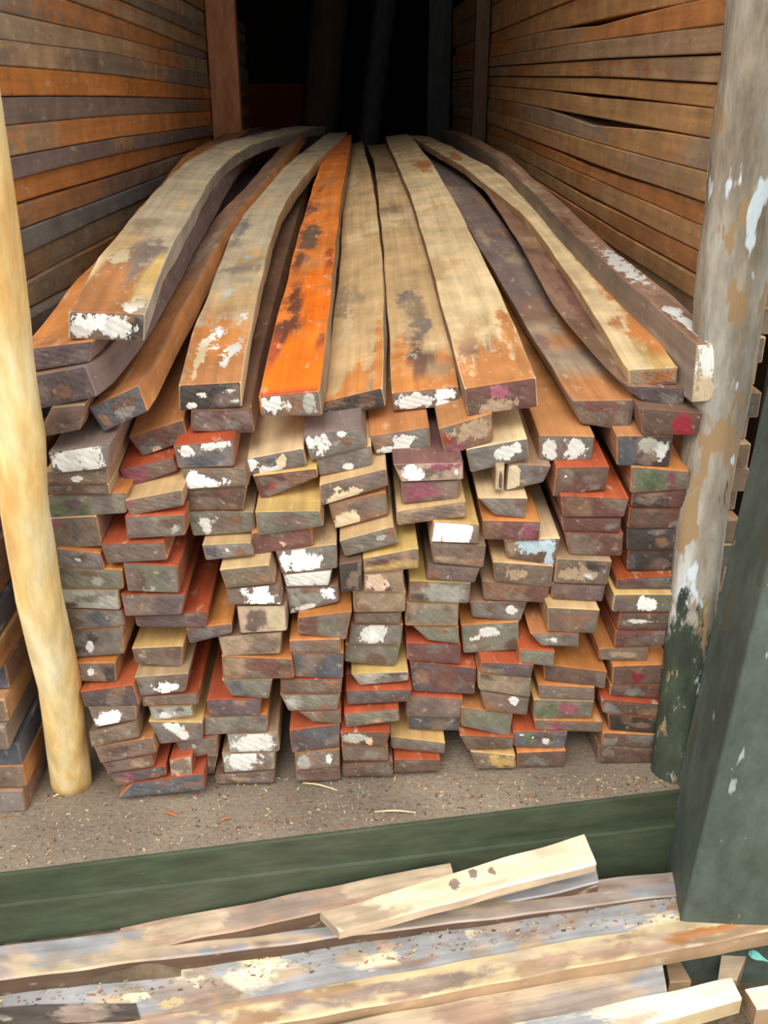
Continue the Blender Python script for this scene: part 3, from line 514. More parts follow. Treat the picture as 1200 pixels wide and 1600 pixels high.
# long planks of the top layer: corners of the end, rows (pixel y, left x, right x) of the top face, level
def t_(s, u, rs, ru, c): return (s, u, rs, ru, P[c])
TOPS = [
 dict(n='T2', q=Q('P',21,548,145,533,140,566,35,583), e='mv', bd='ob', rows=[(548,21,147),(500,70,180),(430,130,225),(350,200,270),(280,260,310)],
      lab='brown plank with mauve end jutting out beside the peeled pole', tone=[t_(.2,.5,.25,1,'o')], right='pu', pr=-1),
 dict(n='T3', q=Q('P',35,590,134,572,152,620,62,640), e='mv', bd='pu', rows=[(590,35,135),(520,110,205),(450,165,250),(380,215,290),(300,280,340)],
      lab='mauve-grey plank right under the brown one beside the peeled pole', tone=[], right='pu', pr=-1),
 dict(n='T4', q=Q('P',138,638,217,602,232,643,162,675), e='sl', bd='bb', rows=[(610,175,222),(525,218,262),(462,248,300),(387,292,335),(330,337,375),(280,387,425),(240,420,460)],
      lab='twisted orange-brown plank with tilted blue-grey end', tone=[t_(.1,.6,.25,1,'wo'),t_(.3,.6,.2,.6,'ob')], right='wo', pr=-1, ep=[b(.6,.3,.2,.3,'gy')]),
 dict(n='T7', q=Q('A2',190,125,660,100,690,285,190,270), skip=True),
 dict(n='T15', q=None, skip=True),
 dict(n='T14', q=Q('P',980,603,1073,607,1067,640,1000,625), e='mv', bd='bb', rows=[(603,940,1035),(520,893,960),(440,850,905),(380,815,865),(330,785,828),(280,745,785),(245,700,735)],
      lab='reddish-brown plank with dark mauve end below the splintered tan one', tone=[t_(.3,.8,.4,.5,'rd')], left='pu'),
 dict(n='T1', q=Q('P',107,487,227,491,226,533,107,530), e='gb', bd='lw', rows=[(487,107,227),(410,158,247),(352,201,283),(295,250,317),(260,280,342),(237,314,368),(215,372,425),(205,430,470)],
      lab='long bowed plank with white-painted end, leftmost on top of the pile', right='lg',
      tone=[t_(.0,.4,.22,.9,'ob'),t_(.16,.3,.12,.6,'ob'),t_(.12,.9,.16,.2,'y'),t_(.28,.6,.06,.4,'g'),t_(.2,.6,.05,.3,'g')],
      tp=[t_(.02,.78,.015,.10,'wh'),t_(.07,.82,.03,.16,'cr'),t_(.125,.74,.012,.2,'wh'),t_(.21,.30,.018,.22,'cr'),t_(.25,.34,.025,.1,'ct')],
      ep=[b(.3,.65,.34,.4,'wh'),b(.62,.55,.28,.45,'wg'),b(.15,.35,.2,.3,'wg')], et=[b(.9,.4,.15,.6,'dk')]),
 dict(n='T6', q=Q('P',279,602,377,597,378,637,280,642), e='dk', bd='lw', rows=[(600,279,379),(531,297,388),(476,320,396),(419,343,410),(358,367,425),(320,387,443),(280,417,474),(240,460,517),(207,513,543)],
      lab='long plank with white-dappled orange top and black speckled end', right='ct',
      tone=[t_(.0,.5,.16,.9,'ob'),t_(.14,.6,.1,.7,'o'),t_(.3,.5,.08,.6,'t'),t_(.5,.5,.05,.4,'g')],
      tp=[t_(.09,.24,.03,.16,'cr'),t_(.13,.42,.035,.18,'wh'),t_(.18,.5,.025,.22,'wg'),t_(.04,.22,.03,.06,'ct'),t_(.10,.8,.012,.12,'wg'),t_(.20,.85,.02,.12,'wh'),t_(.06,.68,.006,.1,'wg'),t_(.35,.35,.02,.2,'wg'),t_(.45,.35,.025,.25,'bl'),t_(.60,.45,.03,.3,'bl')],
      ep=[b(.35,.6,.12,.15,'wg'),b(.8,.7,.15,.15,'wg'),b(.2,.2,.1,.15,'wg'),b(.9,.3,.1,.1,'wg')]),
 dict(n='T8', q=Q('P',404,620,499,611,504,650,408,650), e='gb', bd='of', rows=[(613,404,499),(517,426,512),(433,448,520),(350,470,528),(297,487,533),(257,505,538),(222,518,545)],
      lab='bright orange long plank with scuffed grey end', right='og',
      tone=[t_(.05,.6,.16,.9,'oo'),t_(.3,.7,.1,.4,'oo'),t_(.45,.7,.1,.4,'oo'),t_(.2,.2,.06,.35,'dr'),t_(.25,.4,.03,.3,'dr'),t_(.12,.08,.05,.15,'r'),t_(.36,.25,.06,.25,'dr'),t_(.36,.5,.02,.25,'r'),t_(.55,.2,.1,.25,'dr'),t_(.15,.95,.03,.08,'dr'),t_(.8,.3,.15,.3,'b'),t_(.003,.5,.012,1,'r')], tp=[],
      ep=[b(.2,.6,.25,.5,'wg'),b(.85,.5,.15,.5,'lg')], et=[b(.5,.5,.2,.7,'bb')]),
 dict(n='T9', q=Q('P',502,629,597,606,603,635,505,656), e='dk', bd='t', rows=[(620,503,597),(500,521,598),(417,530,598),(350,533,592),(283,535,583),(243,533,570),(225,540,562)],
      lab='long tan plank with tilted dark grey end, right of the orange one', right='og',
      tone=[t_(.0,.5,.1,.8,'o'),t_(.05,.95,.25,.12,'o'),t_(.05,.2,.1,.3,'t'),t_(.12,.85,.05,.05,'br')], tp=[t_(.28,.3,.12,.1,'ct')], et=[b(.2,.8,.2,.3,'bb')]),
 dict(n='T10', q=Q('P',612,614,716,604,722,634,614,642), e='gb', bd='t', rows=[(608,611,715),(500,608,693),(417,603,673),(333,594,653),(250,583,630),(222,567,607)],
      lab='long tan plank with brown stain and white-streaked end', right='og', left='pu',
      tone=[t_(.08,.5,.07,.35,'b'),t_(.0,.5,.12,.9,'o'),t_(.25,.55,.08,.25,'g'),t_(.42,.4,.06,.25,'g'),t_(.1,.1,.1,.2,'o')], tp=[t_(.13,.35,.03,.15,'lg'),t_(.36,.5,.012,.06,'wh')],
      ep=[b(.3,.5,.3,.5,'wg'),b(.75,.7,.25,.35,'wh'),b(.75,.15,.15,.25,'wh'),b(.6,.5,.06,.2,'bl')]),
 dict(n='T11', q=Q('P',726,607,838,590,841,636,730,650), e='rd', bd='ct', rows=[(600,724,838),(500,700,795),(427,682,760),(350,657,727),(290,640,693),(237,613,660),(203,597,630)],
      lab='widest cream long plank with maroon end, on top of the pile', left='bb',
      tone=[t_(-.02,.5,.15,1.2,'wo'),t_(.09,.2,.06,.15,'bb')], tp=[t_(.11,.5,.02,.05,'g')], ep=[b(.42,.2,.3,.4,'tn'),b(.5,.7,.15,.3,'mg')], et=[b(.1,.3,.2,.5,'br')]),
 dict(n='T12', q=Q('P',893,626,993,625,984,675,907,662), e='gb', bd='pu', rows=[(622,897,992),(567,867,940),(493,820,888),(423,770,842),(373,743,803),(313,713,757),(263,676,712),(235,655,682)],
      lab='long grey-brown plank with rusty patches and plain grey end', left='og',
      tone=[t_(.02,.6,.1,.8,'ob'),t_(.22,.6,.05,.5,'ob'),t_(.12,.5,.06,.7,'og'),t_(.36,.3,.08,.5,'bb')], tp=[t_(.25,.4,.012,.07,'wg')], et=[b(.4,.8,.4,.3,'rd')]),
 dict(n='T16', q=Q('P',1088,537,1134,535,1125,627,1080,630), e='cr', bd='bb', rows=[(537,1088,1134),(487,1035,1079),(430,968,1003),(383,920,948),(340,876,898),(300,838,856),(270,805,820)],
      lab='plank standing on edge with white-painted upright end by the grey log', left='g', pr=1,
      tone=[t_(.1,.5,.1,.6,'b')], tp=[t_(.35,.5,.12,.5,'wg'),t_(.04,.5,.05,.2,'wg'),t_(.1,.4,.03,.3,'wg')], ep=[b(.5,.7,.6,.4,'wh'),b(.4,.2,.5,.3,'cr')]),
 dict(n='T13', q=Q('P',982,578,1060,574,1058,600,984,603), e='tn', bd='ct', rows=[(585,977,1060),(520,932,1027),(457,893,987),(403,852,945),(360,830,905),(320,797,857),(290,752,815),(268,725,785),(245,690,745),(225,655,700)],
      lab='twisted plank, half tan half orange, with splintered front end', left='t', right='ob',
      tone=[t_(.12,.95,.2,.42,'o'),t_(.35,.95,.2,.42,'o'),t_(.6,.95,.25,.42,'o'),t_(.02,.8,.05,.4,'y'),t_(.16,.3,.03,.2,'ob')], tp=[t_(.0,.85,.02,.12,'cr')], et=[b(.6,.5,.4,.6,'ob')]),
]

# ---- depth of every end: planks touch the one they rest on
items = [dict(q=p[1], kind='p', d=p) for p in PILE] + [dict(q=t['q'], kind='t', d=t) for t in TOPS if not t.get('skip')]
def edge_y(q, a, b_, x):
    (x0, y0), (x1, y1) = q[a], q[b_]
    t = 0 if abs(x1 - x0) < 1e-6 else (x - x0) / (x1 - x0)
    return y0 + (y1 - y0) * max(0, min(1, t))
def solve_gaps():
    for it in items:
        q = it['q']; new = list(q)
        if it['kind'] == 't': continue
        for ci in (0, 1):
            x, y = q[ci]; xi = x + (6 if ci == 0 else -6); best = None
            for a in items:
                if a is it: continue
                qa = a['q']
                if qa[3][0] - 3 <= xi <= qa[2][0] + 3:
                    g = edge_y(q, 0, 1, xi) - edge_y(qa, 3, 2, xi)
                    if -6 < g < 30 and (best is None or g < best): best = g
            if best is not None and 0 < best < 7: new[ci] = (x, y - best * .8)
        it['nq'] = new
    for it in items: it['q'] = it.get('nq', it['q'])
solve_gaps()
n = len(items); rows_, rhs, wts = [], [], []
Y0 = lambda q: 1.135 + (sum(p[0] for p in q) / 4 - 200) * .00011
for i, a in enumerate(items):
    qa = a['q']; la = max(qa[0][0], qa[3][0]); ra = min(qa[1][0], qa[2][0])
    below = []
    for j, c in enumerate(items):
        if i == j: continue
        qc = c['q']; lo, hi = max(la, qc[0][0]), min(ra, qc[1][0])
        if hi - lo < 14: continue
        x = (lo + hi) / 2; g = edge_y(qc, 0, 1, x) - edge_y(qa, 3, 2, x)
        if -9 < g < 48: below.append((g, j, x, hi - lo))
    below.sort()
    used = 0
    for g, j, x, w in below:
        # skip if another plank lies between at that x
        if any(g2 < g - 6 and abs(x2 - x) < (w + w2) / 2 - 8 for g2, j2, x2, w2 in below if j2 != j): continue
        ya, yc = edge_y(qa, 3, 2, x), edge_y(items[j]['q'], 0, 1, x)
        r = np.zeros(n); r[i] = 1; r[j] = -1
        k = min(1, w / 60) * (1.0 if g < 25 else .35)
        rows_.append(r * k); rhs.append(k * math.log(drop(x, yc) / drop(x, ya)))
    r = np.zeros(n); r[i] = .22; rows_.append(r)
    yy = Y0(qa); 
    if a['kind'] == 't' and a['d'].get('pr'): yy -= .0
    rhs.append(.22 * math.log(yy))
    by = max(qa[3][1], qa[2][1])
    if by > 1190 and not below:
        xx = (qa[3][0] + qa[2][0]) / 2; r = np.zeros(n); r[i] = 1; rows_.append(r)
        rhs.append(math.log((CH - .002) / drop(xx, by)))
sol = np.linalg.lstsq(np.array(rows_), np.array(rhs), rcond=None)[0]
for it, s in zip(items, sol): it['Y'] = min(1.40, max(1.02, math.exp(s)))

SP = [(0, .58), (1.2, .61), (1.38, .65), (1.62, .67), (1.9, .695), (2.4, .725), (2.9, .77), (3.5, .79), (4.0, .80), (4.6, .785), (6, .74)]
S = lambda Y: interp(Y, SP)

def mott(t):
    near = dict(ct=['t', 'ct', 'wo'], t=['ct', 'tb', 'ct'], lw=['og', 't', 'gy', 'ct'], of=['r', 'of', 'dr', 'o'], o=['r', 'ob'], pu=['bb', 'og', 'g', 'ob'], bb=['b', 'ob', 'og'], ob=['bb', 'o'], b=['bb', 'db'])
    ks = near.get(t['bd'], ['og'])
    return [(rnd.uniform(0, 2.2) ** 1.2, rnd.random(), rnd.uniform(.03, .12), rnd.uniform(.15, .5), vary(P[rnd.choice(ks)], .02)) for _ in range(11)] + list(t.get('tone', ()))
colcount = {}
cn = {1: 'leftmost', 2: 'second', 3: 'third', 4: 'fourth', 5: 'fifth', 6: 'sixth', 7: 'seventh', 8: 'eighth', 9: 'rightmost'}
for it in items:
    q, Y = it['q'], it['Y']
    c4 = [atY(x, y, Y) for x, y in q]
    ctr = sum(c4, Vector()) / 4
    rel = [(p.x - ctr.x, p.z - ctr.z) for p in c4]
    if it['kind'] == 'p':
        col, _, ce, cb, desc, blobs, paint = it['d']
        fz = max(0, min(1.05, ctr.z / .61))
        dx = (0.0 - ctr.x) * .02 + rnd.uniform(-.004, .004)
        path = []
        for s in (0, .003, .03, .15, .4, .8, 1.3, 1.9, 2.6, 3.0):
            path.append((ctr.x + dx * s, Y + s, ctr.z + (S(Y + s) - S(Y)) * fz * .92 - .0004 * s))
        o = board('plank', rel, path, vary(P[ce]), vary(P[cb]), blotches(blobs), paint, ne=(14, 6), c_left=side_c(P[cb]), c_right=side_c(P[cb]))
        colcount[col] = colcount.get(col, 0) + 1
        k = colcount[col]; nn = 'topmost' if k == 1 else ORD[k - 1]
        tag(o, f"plank with {desc} end, {nn}{'' if k == 1 else ' down'} in {cn[col]} column of the pile", 'plank', 'planks stacked in the central pile')
        it['o'] = o
    else:
        t = it['d']; zt = (rel[0][1] + rel[1][1]) / 2; tcx = (rel[0][0] + rel[1][0]) / 2
        rws = sorted((r[0], (r[1] + r[2]) / 2) for r in t['rows'])
        Ys = [Y, Y + .003] + [Y + .02 * (k ** 1.45) for k in range(1, 43)]
        path = []; off = None; xs = []
        for Yk in Ys:
            off0 = ctr.z + zt - S(Y); keep = 1.0 if off0 < 0 else max(.25, 1 - (Yk - Y) / 3.2)
            z = S(Yk) + off0 * keep - zt; ztop = z + zt
            x = xs[-1] if xs else ctr.x
            for _ in range(3):
                px0, py0 = project((x + tcx, Yk, ztop))
                cx = interp(py0, rws)
                if py0 < rws[0][0]:
                    pass
                x = atY(cx, py0, Yk).x - tcx
            if xs and py0 < rws[0][0]: x = xs[-1] + (xs[-1] - xs[-2]) / (Ys[len(xs) - 1] - Ys[len(xs) - 2]) * (Yk - Ys[len(xs) - 1]) * .8
            xs.append(x)
            path.append([x, Yk, z])
        d0 = ctr.x - path[0][0]           # ease into the measured end
        for k, p in enumerate(path):
            s = p[1] - Y; p[0] += d0 * math.exp(-s / .12) 
        # smooth x
        for _ in range(3):
            for k in range(2, len(path) - 1): path[k][0] = (path[k - 1][0] + 2 * path[k][0] + path[k + 1][0]) / 4
        path = [p for p in path if p[1] < 4.7]
        o = board('long_plank', rel, [tuple(p) for p in path], P[t['e']], P[t['bd']], blotches(t.get('et', ())), t.get('ep', ()), mott(t), t.get('tp', ()),
                  nu=10, wavy=.0016, c_right=P.get(t.get('right')), c_left=P.get(t.get('left')), ne=(20, 8))
        tag(o, t['lab'], 'plank', 'long planks lying on top of the pile')
        it['o'] = o

# nail in the maroon end
for it in items:
    if it['kind'] == 'p' and 'nail-studded' in it['d'][4]:
        p = atY(883.5, 744, it['Y'])
        V_, F_ = [], []
        for r_, y_ in ((.0008, .004), (.0008, -.002), (.0022, -.002), (.0022, -.0032), (0.0006, -.004)):
            for a in range(8): V_.append((p.x + r_ * math.cos(a * math.pi / 4), p.y + y_, p.z + r_ * math.sin(a * math.pi / 4)))
        for i in range(4):
            for a in range(8): F_.append((i * 8 + a, i * 8 + (a + 1) % 8, i * 8 + 8 + (a + 1) % 8, i * 8 + 8 + a))
        F_.append(tuple(range(32, 40)))
        mesh_obj('nail', V_, F_, flat('bright_nail', (.85, .85, .85), .3, .6), it['o'])

# ------------------------------------------------------------------ side stacks
def side_stack(X, sgn, pxs, bounds, cols, y0, y1, dlow, name, group, where, low_cols, gaps={}):
    """boards seen edge-on; bounds = pixel heights of the joints at three pixel columns"""
    lines = []
    for ys in bounds:
        pts = [atX(px, y, X) for px, y in zip(pxs, ys)]
        lines.append(sorted((p.y, p.z) for p in pts))
    lowest = lines[-1]
    nlow = max(1, int(round(min(z for _, z in lowest) / dlow)))
    for k in range(1, nlow + 1):
        f = 1 - k / nlow; lines.append([(y, z * f) for y, z in lowest])
    out = []
    for k in range(len(lines) - 1):
        top, bot = lines[k], lines[k + 1]
        ya = y0 + rnd.uniform(-.03, .03)
        ys = [ya, ya + .003, ya + .1, ya + .3] + [1.7 + .3 * i for i in range(14) if ya + .35 < 1.7 + .3 * i < y1 - .05] + [y1 + rnd.uniform(-.1, .1)]
        path = []; dxk = rnd.uniform(-.005, .005) + (.022 if (name == 'l' and k > len(bounds) - 2) else 0)
        zt0 = interp(ya, top); zb0 = interp(ya, bot); g = rnd.choice((.001, .0015, .003))
        h0 = max(.018, min(zt0 - zb0, min(interp(y, top) - interp(y, bot) for y in ys))) - g
        # constant thickness; sits on the board below
        for y in ys: path.append((X + sgn * (.05) + dxk, y, interp(y, bot) + h0 / 2 + .0005))
        rel = [(-.05, h0 / 2), (.05, h0 / 2), (.05, -h0 / 2), (-.05, -h0 / 2)]
        # where the joint opens up the board grows thicker: use local thickness through the rings
        c, desc = (cols[k] if k < len(cols) else low_cols[(k - len(cols)) % len(low_cols)])
        o = tapered(rel, path, [interp(y, top) - interp(y, bot) - g - gaps.get(k, 0) * math.exp(-((y - 2.3) / .33) ** 2) for y in ys], P[c], name)
        out.append((o, desc, k))
    for o, desc, k in out:
        nm = 'topmost' if k == 0 else ORD[k]
        tag(o, f"{desc} board in {where}, {nm}{'' if k == 0 else ' down'}", 'plank', group)

def tapered(rel, path, th, c, name):
    """board whose thickness follows th along the path"""
    c_end = vary(P[rnd.choice(['gy', 'gb', 'sl', 'gb', 'br'] if name == 'l' else ['tn', 'og', 'gn', 'tb', 'tn'])]); c = vary(c, .015)
    V, Fc, MI, UV, C1, C2, CP = [], [], [], [], [], [], []
    seed = rnd.uniform(0, 60); ch = .002
    tones = [(rnd.uniform(.2, 3.5), rnd.uniform(0, 1), rnd.uniform(.15, .5), .6, P[rnd.choice(['ob', 'tb', 'ws'])]) for _ in range(3)]
    def emit(p, uvw, cc, tone=(0, c)):
        V.append(p); UV.append((uvw[0] + seed, uvw[1] + seed * .4, uvw[2] - seed)); C1.append((*lin(cc), 1)); C2.append((*lin(tone[1]), tone[0])); CP.append((0, 0, 0, 0))
    def prof(i):
        h = max(.012, th[i]); x, y, z = path[i]; zb = z - (rel[0][1]); w = .05; k = ch if i == 0 else 0
        a = [(-w + k + ch, zb + h - k), (w - k - ch, zb + h - k), (w - k, zb + h - ch - k), (w - k, zb + ch + k), (w - k - ch, zb + k), (-w + k + ch, zb + k), (-w + k, zb + ch + k), (-w + k, zb + h - ch - k)]
        wv = .0012 * math.sin(seed + y * 14) + .0008 * math.sin(seed * 2 + y * 37)
        return [(x + dx + wv, y, zz) for dx, zz in a]
    R_ = [prof(i) for i in range(len(path))]
    for j in range(8):
        base = len(V)
        for i, r in enumerate(R_):
            s = path[i][1] - path[0][1]
            for m_ in (j, (j + 1) % 8):
                emit(r[m_], (r[m_][0], s, r[m_][2] - path[i][2]), c, blend(c, tones, s, .5))
        for i in range(len(R_) - 1):
            a = base + 2 * i; Fc.append((a, a + 1, a + 3, a + 2)); MI.append(0)
    for r, mi, rev, cc in ((R_[0], 1, True, c_end), (R_[-1], 0, False, c)):
        base = len(V)
        for p in r: emit(p, (p[0], 0, p[2]), cc)
        f = tuple(base + k for k in range(8)); Fc.append(f[::-1] if rev else f); MI.append(mi)
    return mesh_obj('stacked_board', V, Fc, [M_SIDE, M_END], None, MI,
                    dict(uvw=('FLOAT_VECTOR', UV), Col=('FLOAT_COLOR', C1), Tone=('FLOAT_COLOR', C2), Paint=('FLOAT_COLOR', CP)))

LB = [(-200,-105,5), (-150,-65,24), (-95,-25,44), (-60,-8,63), (-30,21,85), (22,55,95), (65,83,119), (104,116,139), (150,150,155), (195,181,174), (244,217,196),
      (281,243,212), (320,277,226), (362,308,244), (406,336,262), (452,372,285), (493,418,312)]
side_stack(-.5, -1, (20, 170, 330), LB,
  [('g','dim brown'),('og','shadowy tan'),('g','grey-brown'),('tb','dull tan'),('g','greyish'),('og','pale grey-tan'),('g','mottled grey-brown'),('o','smooth orange'),
   ('g','dark grey'),('o','orange-brown'),('pu','purplish-grey'),('o','orange with tan patch'),('bb','ruddy brown'),
   ('gy','ragged-edged grey'),('tb','plain tan-brown'),('dr','dark red-brown'),('g','shaded grey')],
  1.13, 5.4, .036, 'l', 'boards of the side stack at left', 'left side stack',
  [('bb','brown low'),('g','grey low'),('sl','slate low'),('ob','amber low'),('bb','brown-grey low')])
RB = [(-250,-160,-30), (-165,-95,8), (-100,-25,51), (-5,27,68), (40,61,89), (84,91,104), (130,120,119), (170,149,134), (219,188,153), (273,229,173), (322,265,194), (363,290,209),
      (408,322,225), (447,352,237), (490,382,250)]
side_stack(.55, 1, (1120, 950, 768), RB,
  [('ws','dim tan'),('ws','dusky tan'),('ws','shaded tan'),('wo','ochre'),('tb','stained brown-tan'),('tb','greyish tan'),('ws','light ochre'),('ws','amber-tan'),
   ('og','mottled grey-tan with a knot'),('ws','long smooth tan'),('wo','orange-fronted'),('ws','thin tan'),('ws','sandy patched'),('ws','plain sandy')],
  1.46, 5.4, .045, 'r', 'boards of the side stack at right', 'right side stack',
  [('tb','tan low'),('t','pale low'),('og','olive-tan low'),('bb','brown low')], {8: .016, 3: .012, 7: .006, 10: .006, 12: .005})

# ------------------------------------------------------------------ posts, pole, log
def tube(name, pts, mat, seg=28, bump=.0, seed=0, parent=None, sub=10, close=True, mi_fn=None):
    """round timber through pts [(vec, radius)]"""
    P_ = []
    for (a, ra), (c, rc) in zip(pts, pts[1:]):
        for k in range(sub):
            t = k / sub; P_.append((a.lerp(c, t), ra + (rc - ra) * t))
    P_.append(pts[-1])
    V_, F_ = [], []
    for i, (p, r) in enumerate(P_):
        for k in range(seg):
            a = 2 * math.pi * k / seg
            rr = r * (1 + bump * (.5 * math.sin(3 * a + seed + i * .21) + .35 * math.sin(7 * a - i * .13 + seed) + .3 * math.sin(i * .5 + 2 * a)))
            V_.append((p.x + rr * math.cos(a), p.y + rr * math.sin(a), p.z))
    for i in range(len(P_) - 1):
        for k in range(seg):
            F_.append((i * seg + k, i * seg + (k + 1) % seg, (i + 1) * seg + (k + 1) % seg, (i + 1) * seg + k))
    F_.append(tuple(range(seg))[::-1]); F_.append(tuple(len(V_) - seg + k for k in range(seg)))
    mats = mat if isinstance(mat, list) else [mat]
    mi = None
    if mi_fn: mi = [mi_fn(sum(V_[k][2] for k in f) / len(f), f) for f in F_]
    return mesh_obj(name, V_, F_, mats, parent, mi, smooth=True)
pole = [(113,1228,1.18,.029),(94,1067,1.13,.029),(60,933,1.09,.029),(39,800,1.07,.028),(34,687,1.06,.027),(13,553,1.05,.026),(-2,420,1.04,.026),(-42,150,1.02,.026),(-95,-200,1.0,.026)]
def up_to(pts, z):
    (a, _), (b_, rb) = pts[-2], pts[-1]; d = b_ - a
    return pts + [(b_ + d * ((z - b_.z) / d.z), rb)]
o = tube('peeled_pole', up_to([(atY(x, y, Y), r) for x, y, Y, r in pole], 2.1), M_POLE, bump=.045, seed=2)
tag(o, 'pale yellow peeled pole leaning against the left side of the pile', 'pole')
log = [(1046,1240,1.17,.030),(1062,1100,1.19,.031),(1083,930,1.22,.034),(1100,765,1.25,.037),(1120,640,1.27,.041),(1138,470,1.27,.046),(1157,320,1.27,.044),(1172,180,1.27,.043),(1195,0,1.27,.043),(1235,-300,1.27,.043)]
pts = up_to([(atY(x, y, Y), r) for x, y, Y, r in log], 2.5)
o = tube('log_post', pts, M_LOG, bump=.05, seed=5, seg=36)
tag(o, 'weathered grey round log post at the right of the pile', 'post')

def hexa(name, pts, mat, parent=None):      # bottom 4 then top 4, same order round
    return mesh_obj(name, pts, [(3,2,1,0),(4,5,6,7),(0,1,5,4),(1,2,6,5),(2,3,7,6),(3,0,4,7)], mat, parent)
# square green post at the right edge
fb, ftp = atY(1074, 1400, .985), atY(1240, 720, 1.0)
d_ = (ftp - fb); fb = fb + d_ * ((GZ - .01 - fb.z) / d_.z); ftp = fb + d_ * ((2.5 - fb.z) / d_.z)
bb_, bt = atY(1040, 1300, 1.15), atY(1189, 640, 1.15)
d2 = (bt - bb_); bb_ = bb_ + d2 * ((GZ - .01 - bb_.z) / d2.z); bt = bb_ + d2 * ((2.5 - bb_.z) / d2.z)
rx = Vector((.2, -.02, 0))
o = hexa('square_post', [fb, fb + rx, bb_ + rx, bb_, ftp, ftp + rx, bt + rx, bt], M_GREEN)
bv = o.modifiers.new('bevel', 'BEVEL'); bv.width = .006; bv.segments = 3
tag(o, 'thick dark green square post at the right edge', 'post')

def upright(name, x0, x1, Y, d, z0, z1, c, label, lean=0):
    o = box(name, (x0, Y, z0), (x1, Y + d, z1), c)
    bv = o.modifiers.new('bevel', 'BEVEL'); bv.width = .004; bv.segments = 2
    tag(o, label, 'post'); return o
M_POST = noisy_mat('orange_brown_post', [(.52,.33,.22), (.62,.41,.28), (.68,.47,.33)], 6, (1, 1, .25), .8, .002, 50)
M_POSTD = noisy_mat('dim_post', [(.32,.25,.19), (.40,.31,.24)], 6, (1, 1, .25), .8, .002, 50)
M_POSTG = noisy_mat('grey_post', [(.24,.25,.25), (.30,.31,.31)], 6, (1, 1, .25), .8, .002, 50)
upright('wooden_post', -.494, -.388, 3.85, .07, .62, 2.5, M_POST, 'orange-brown square post holding back the left side stack')
upright('wooden_post', .488, .54, 3.98, .05, .62, 2.5, M_POSTD, 'thin dim post at the right side stack, far back')
upright('wooden_post', .44, .56, 5.6, .1, 0, 2.5, M_POSTG, 'dark grey thick post in the gloom behind the pile')
o = tube('leaning_pole', [(Vector((-.28, 7.2, 0)), .13), (Vector((-.02, 7.3, 2.1)), .13)], M_POSTD, bump=.02)
tag(o, 'broad leaning pole barely seen in the dark at the back', 'pole')
o = tube('leaning_pole', [(Vector((.05, 6.6, 0)), .07), (Vector((.34, 6.7, 2.1)), .07)], M_POSTG, bump=.02)
tag(o, 'thin bluish leaning pole in the dark at the back', 'pole')
o = box('red_board', (-.72, 7.6, 0), (-.18, 7.64, 1.0), flat('red_brown_board', (.45, .14, .08)))
tag(o, 'dark red board standing at the far back', 'board')

# ------------------------------------------------------------------ green sill along the ledge
sill = empty('green_sill', (sillA + sillB) / 2)
tag(sill, 'long dark green painted beam edging the dusty ledge', 'beam')
inv = Matrix.Translation(-sill.location)
along = (sillB - sillA).normalized(); out_ = Vector((along.y, -along.x, 0))
def bar(name, a, c, o0, o1, z0a, z1a, z0b, z1b, mat, parent):
    p = [a + out_ * o1 + Vector((0,0,z0a)), c + out_ * o1 + Vector((0,0,z0b)), c + out_ * o0 + Vector((0,0,z0b)), a + out_ * o0 + Vector((0,0,z0a)),
         a + out_ * o1 + Vector((0,0,z1a)), c + out_ * o1 + Vector((0,0,z1b)), c + out_ * o0 + Vector((0,0,z1b)), a + out_ * o0 + Vector((0,0,z1a))]
    o = hexa(name, [inv @ q for q in p], mat, parent)
    bv = o.modifiers.new('bevel', 'BEVEL'); bv.width = .003; bv.segments = 2
    return o
A2_, B2_ = sillA, sillA + (sillB - sillA) * .86
bar('upper_rail', A2_, B2_, .0005, .006, -.05, .0005, -.06, .0005, M_SILL, sill)
bar('lower_rail', A2_, B2_, .0005, .022, GZ, -.036, GZ, -.05, M_SILL, sill)

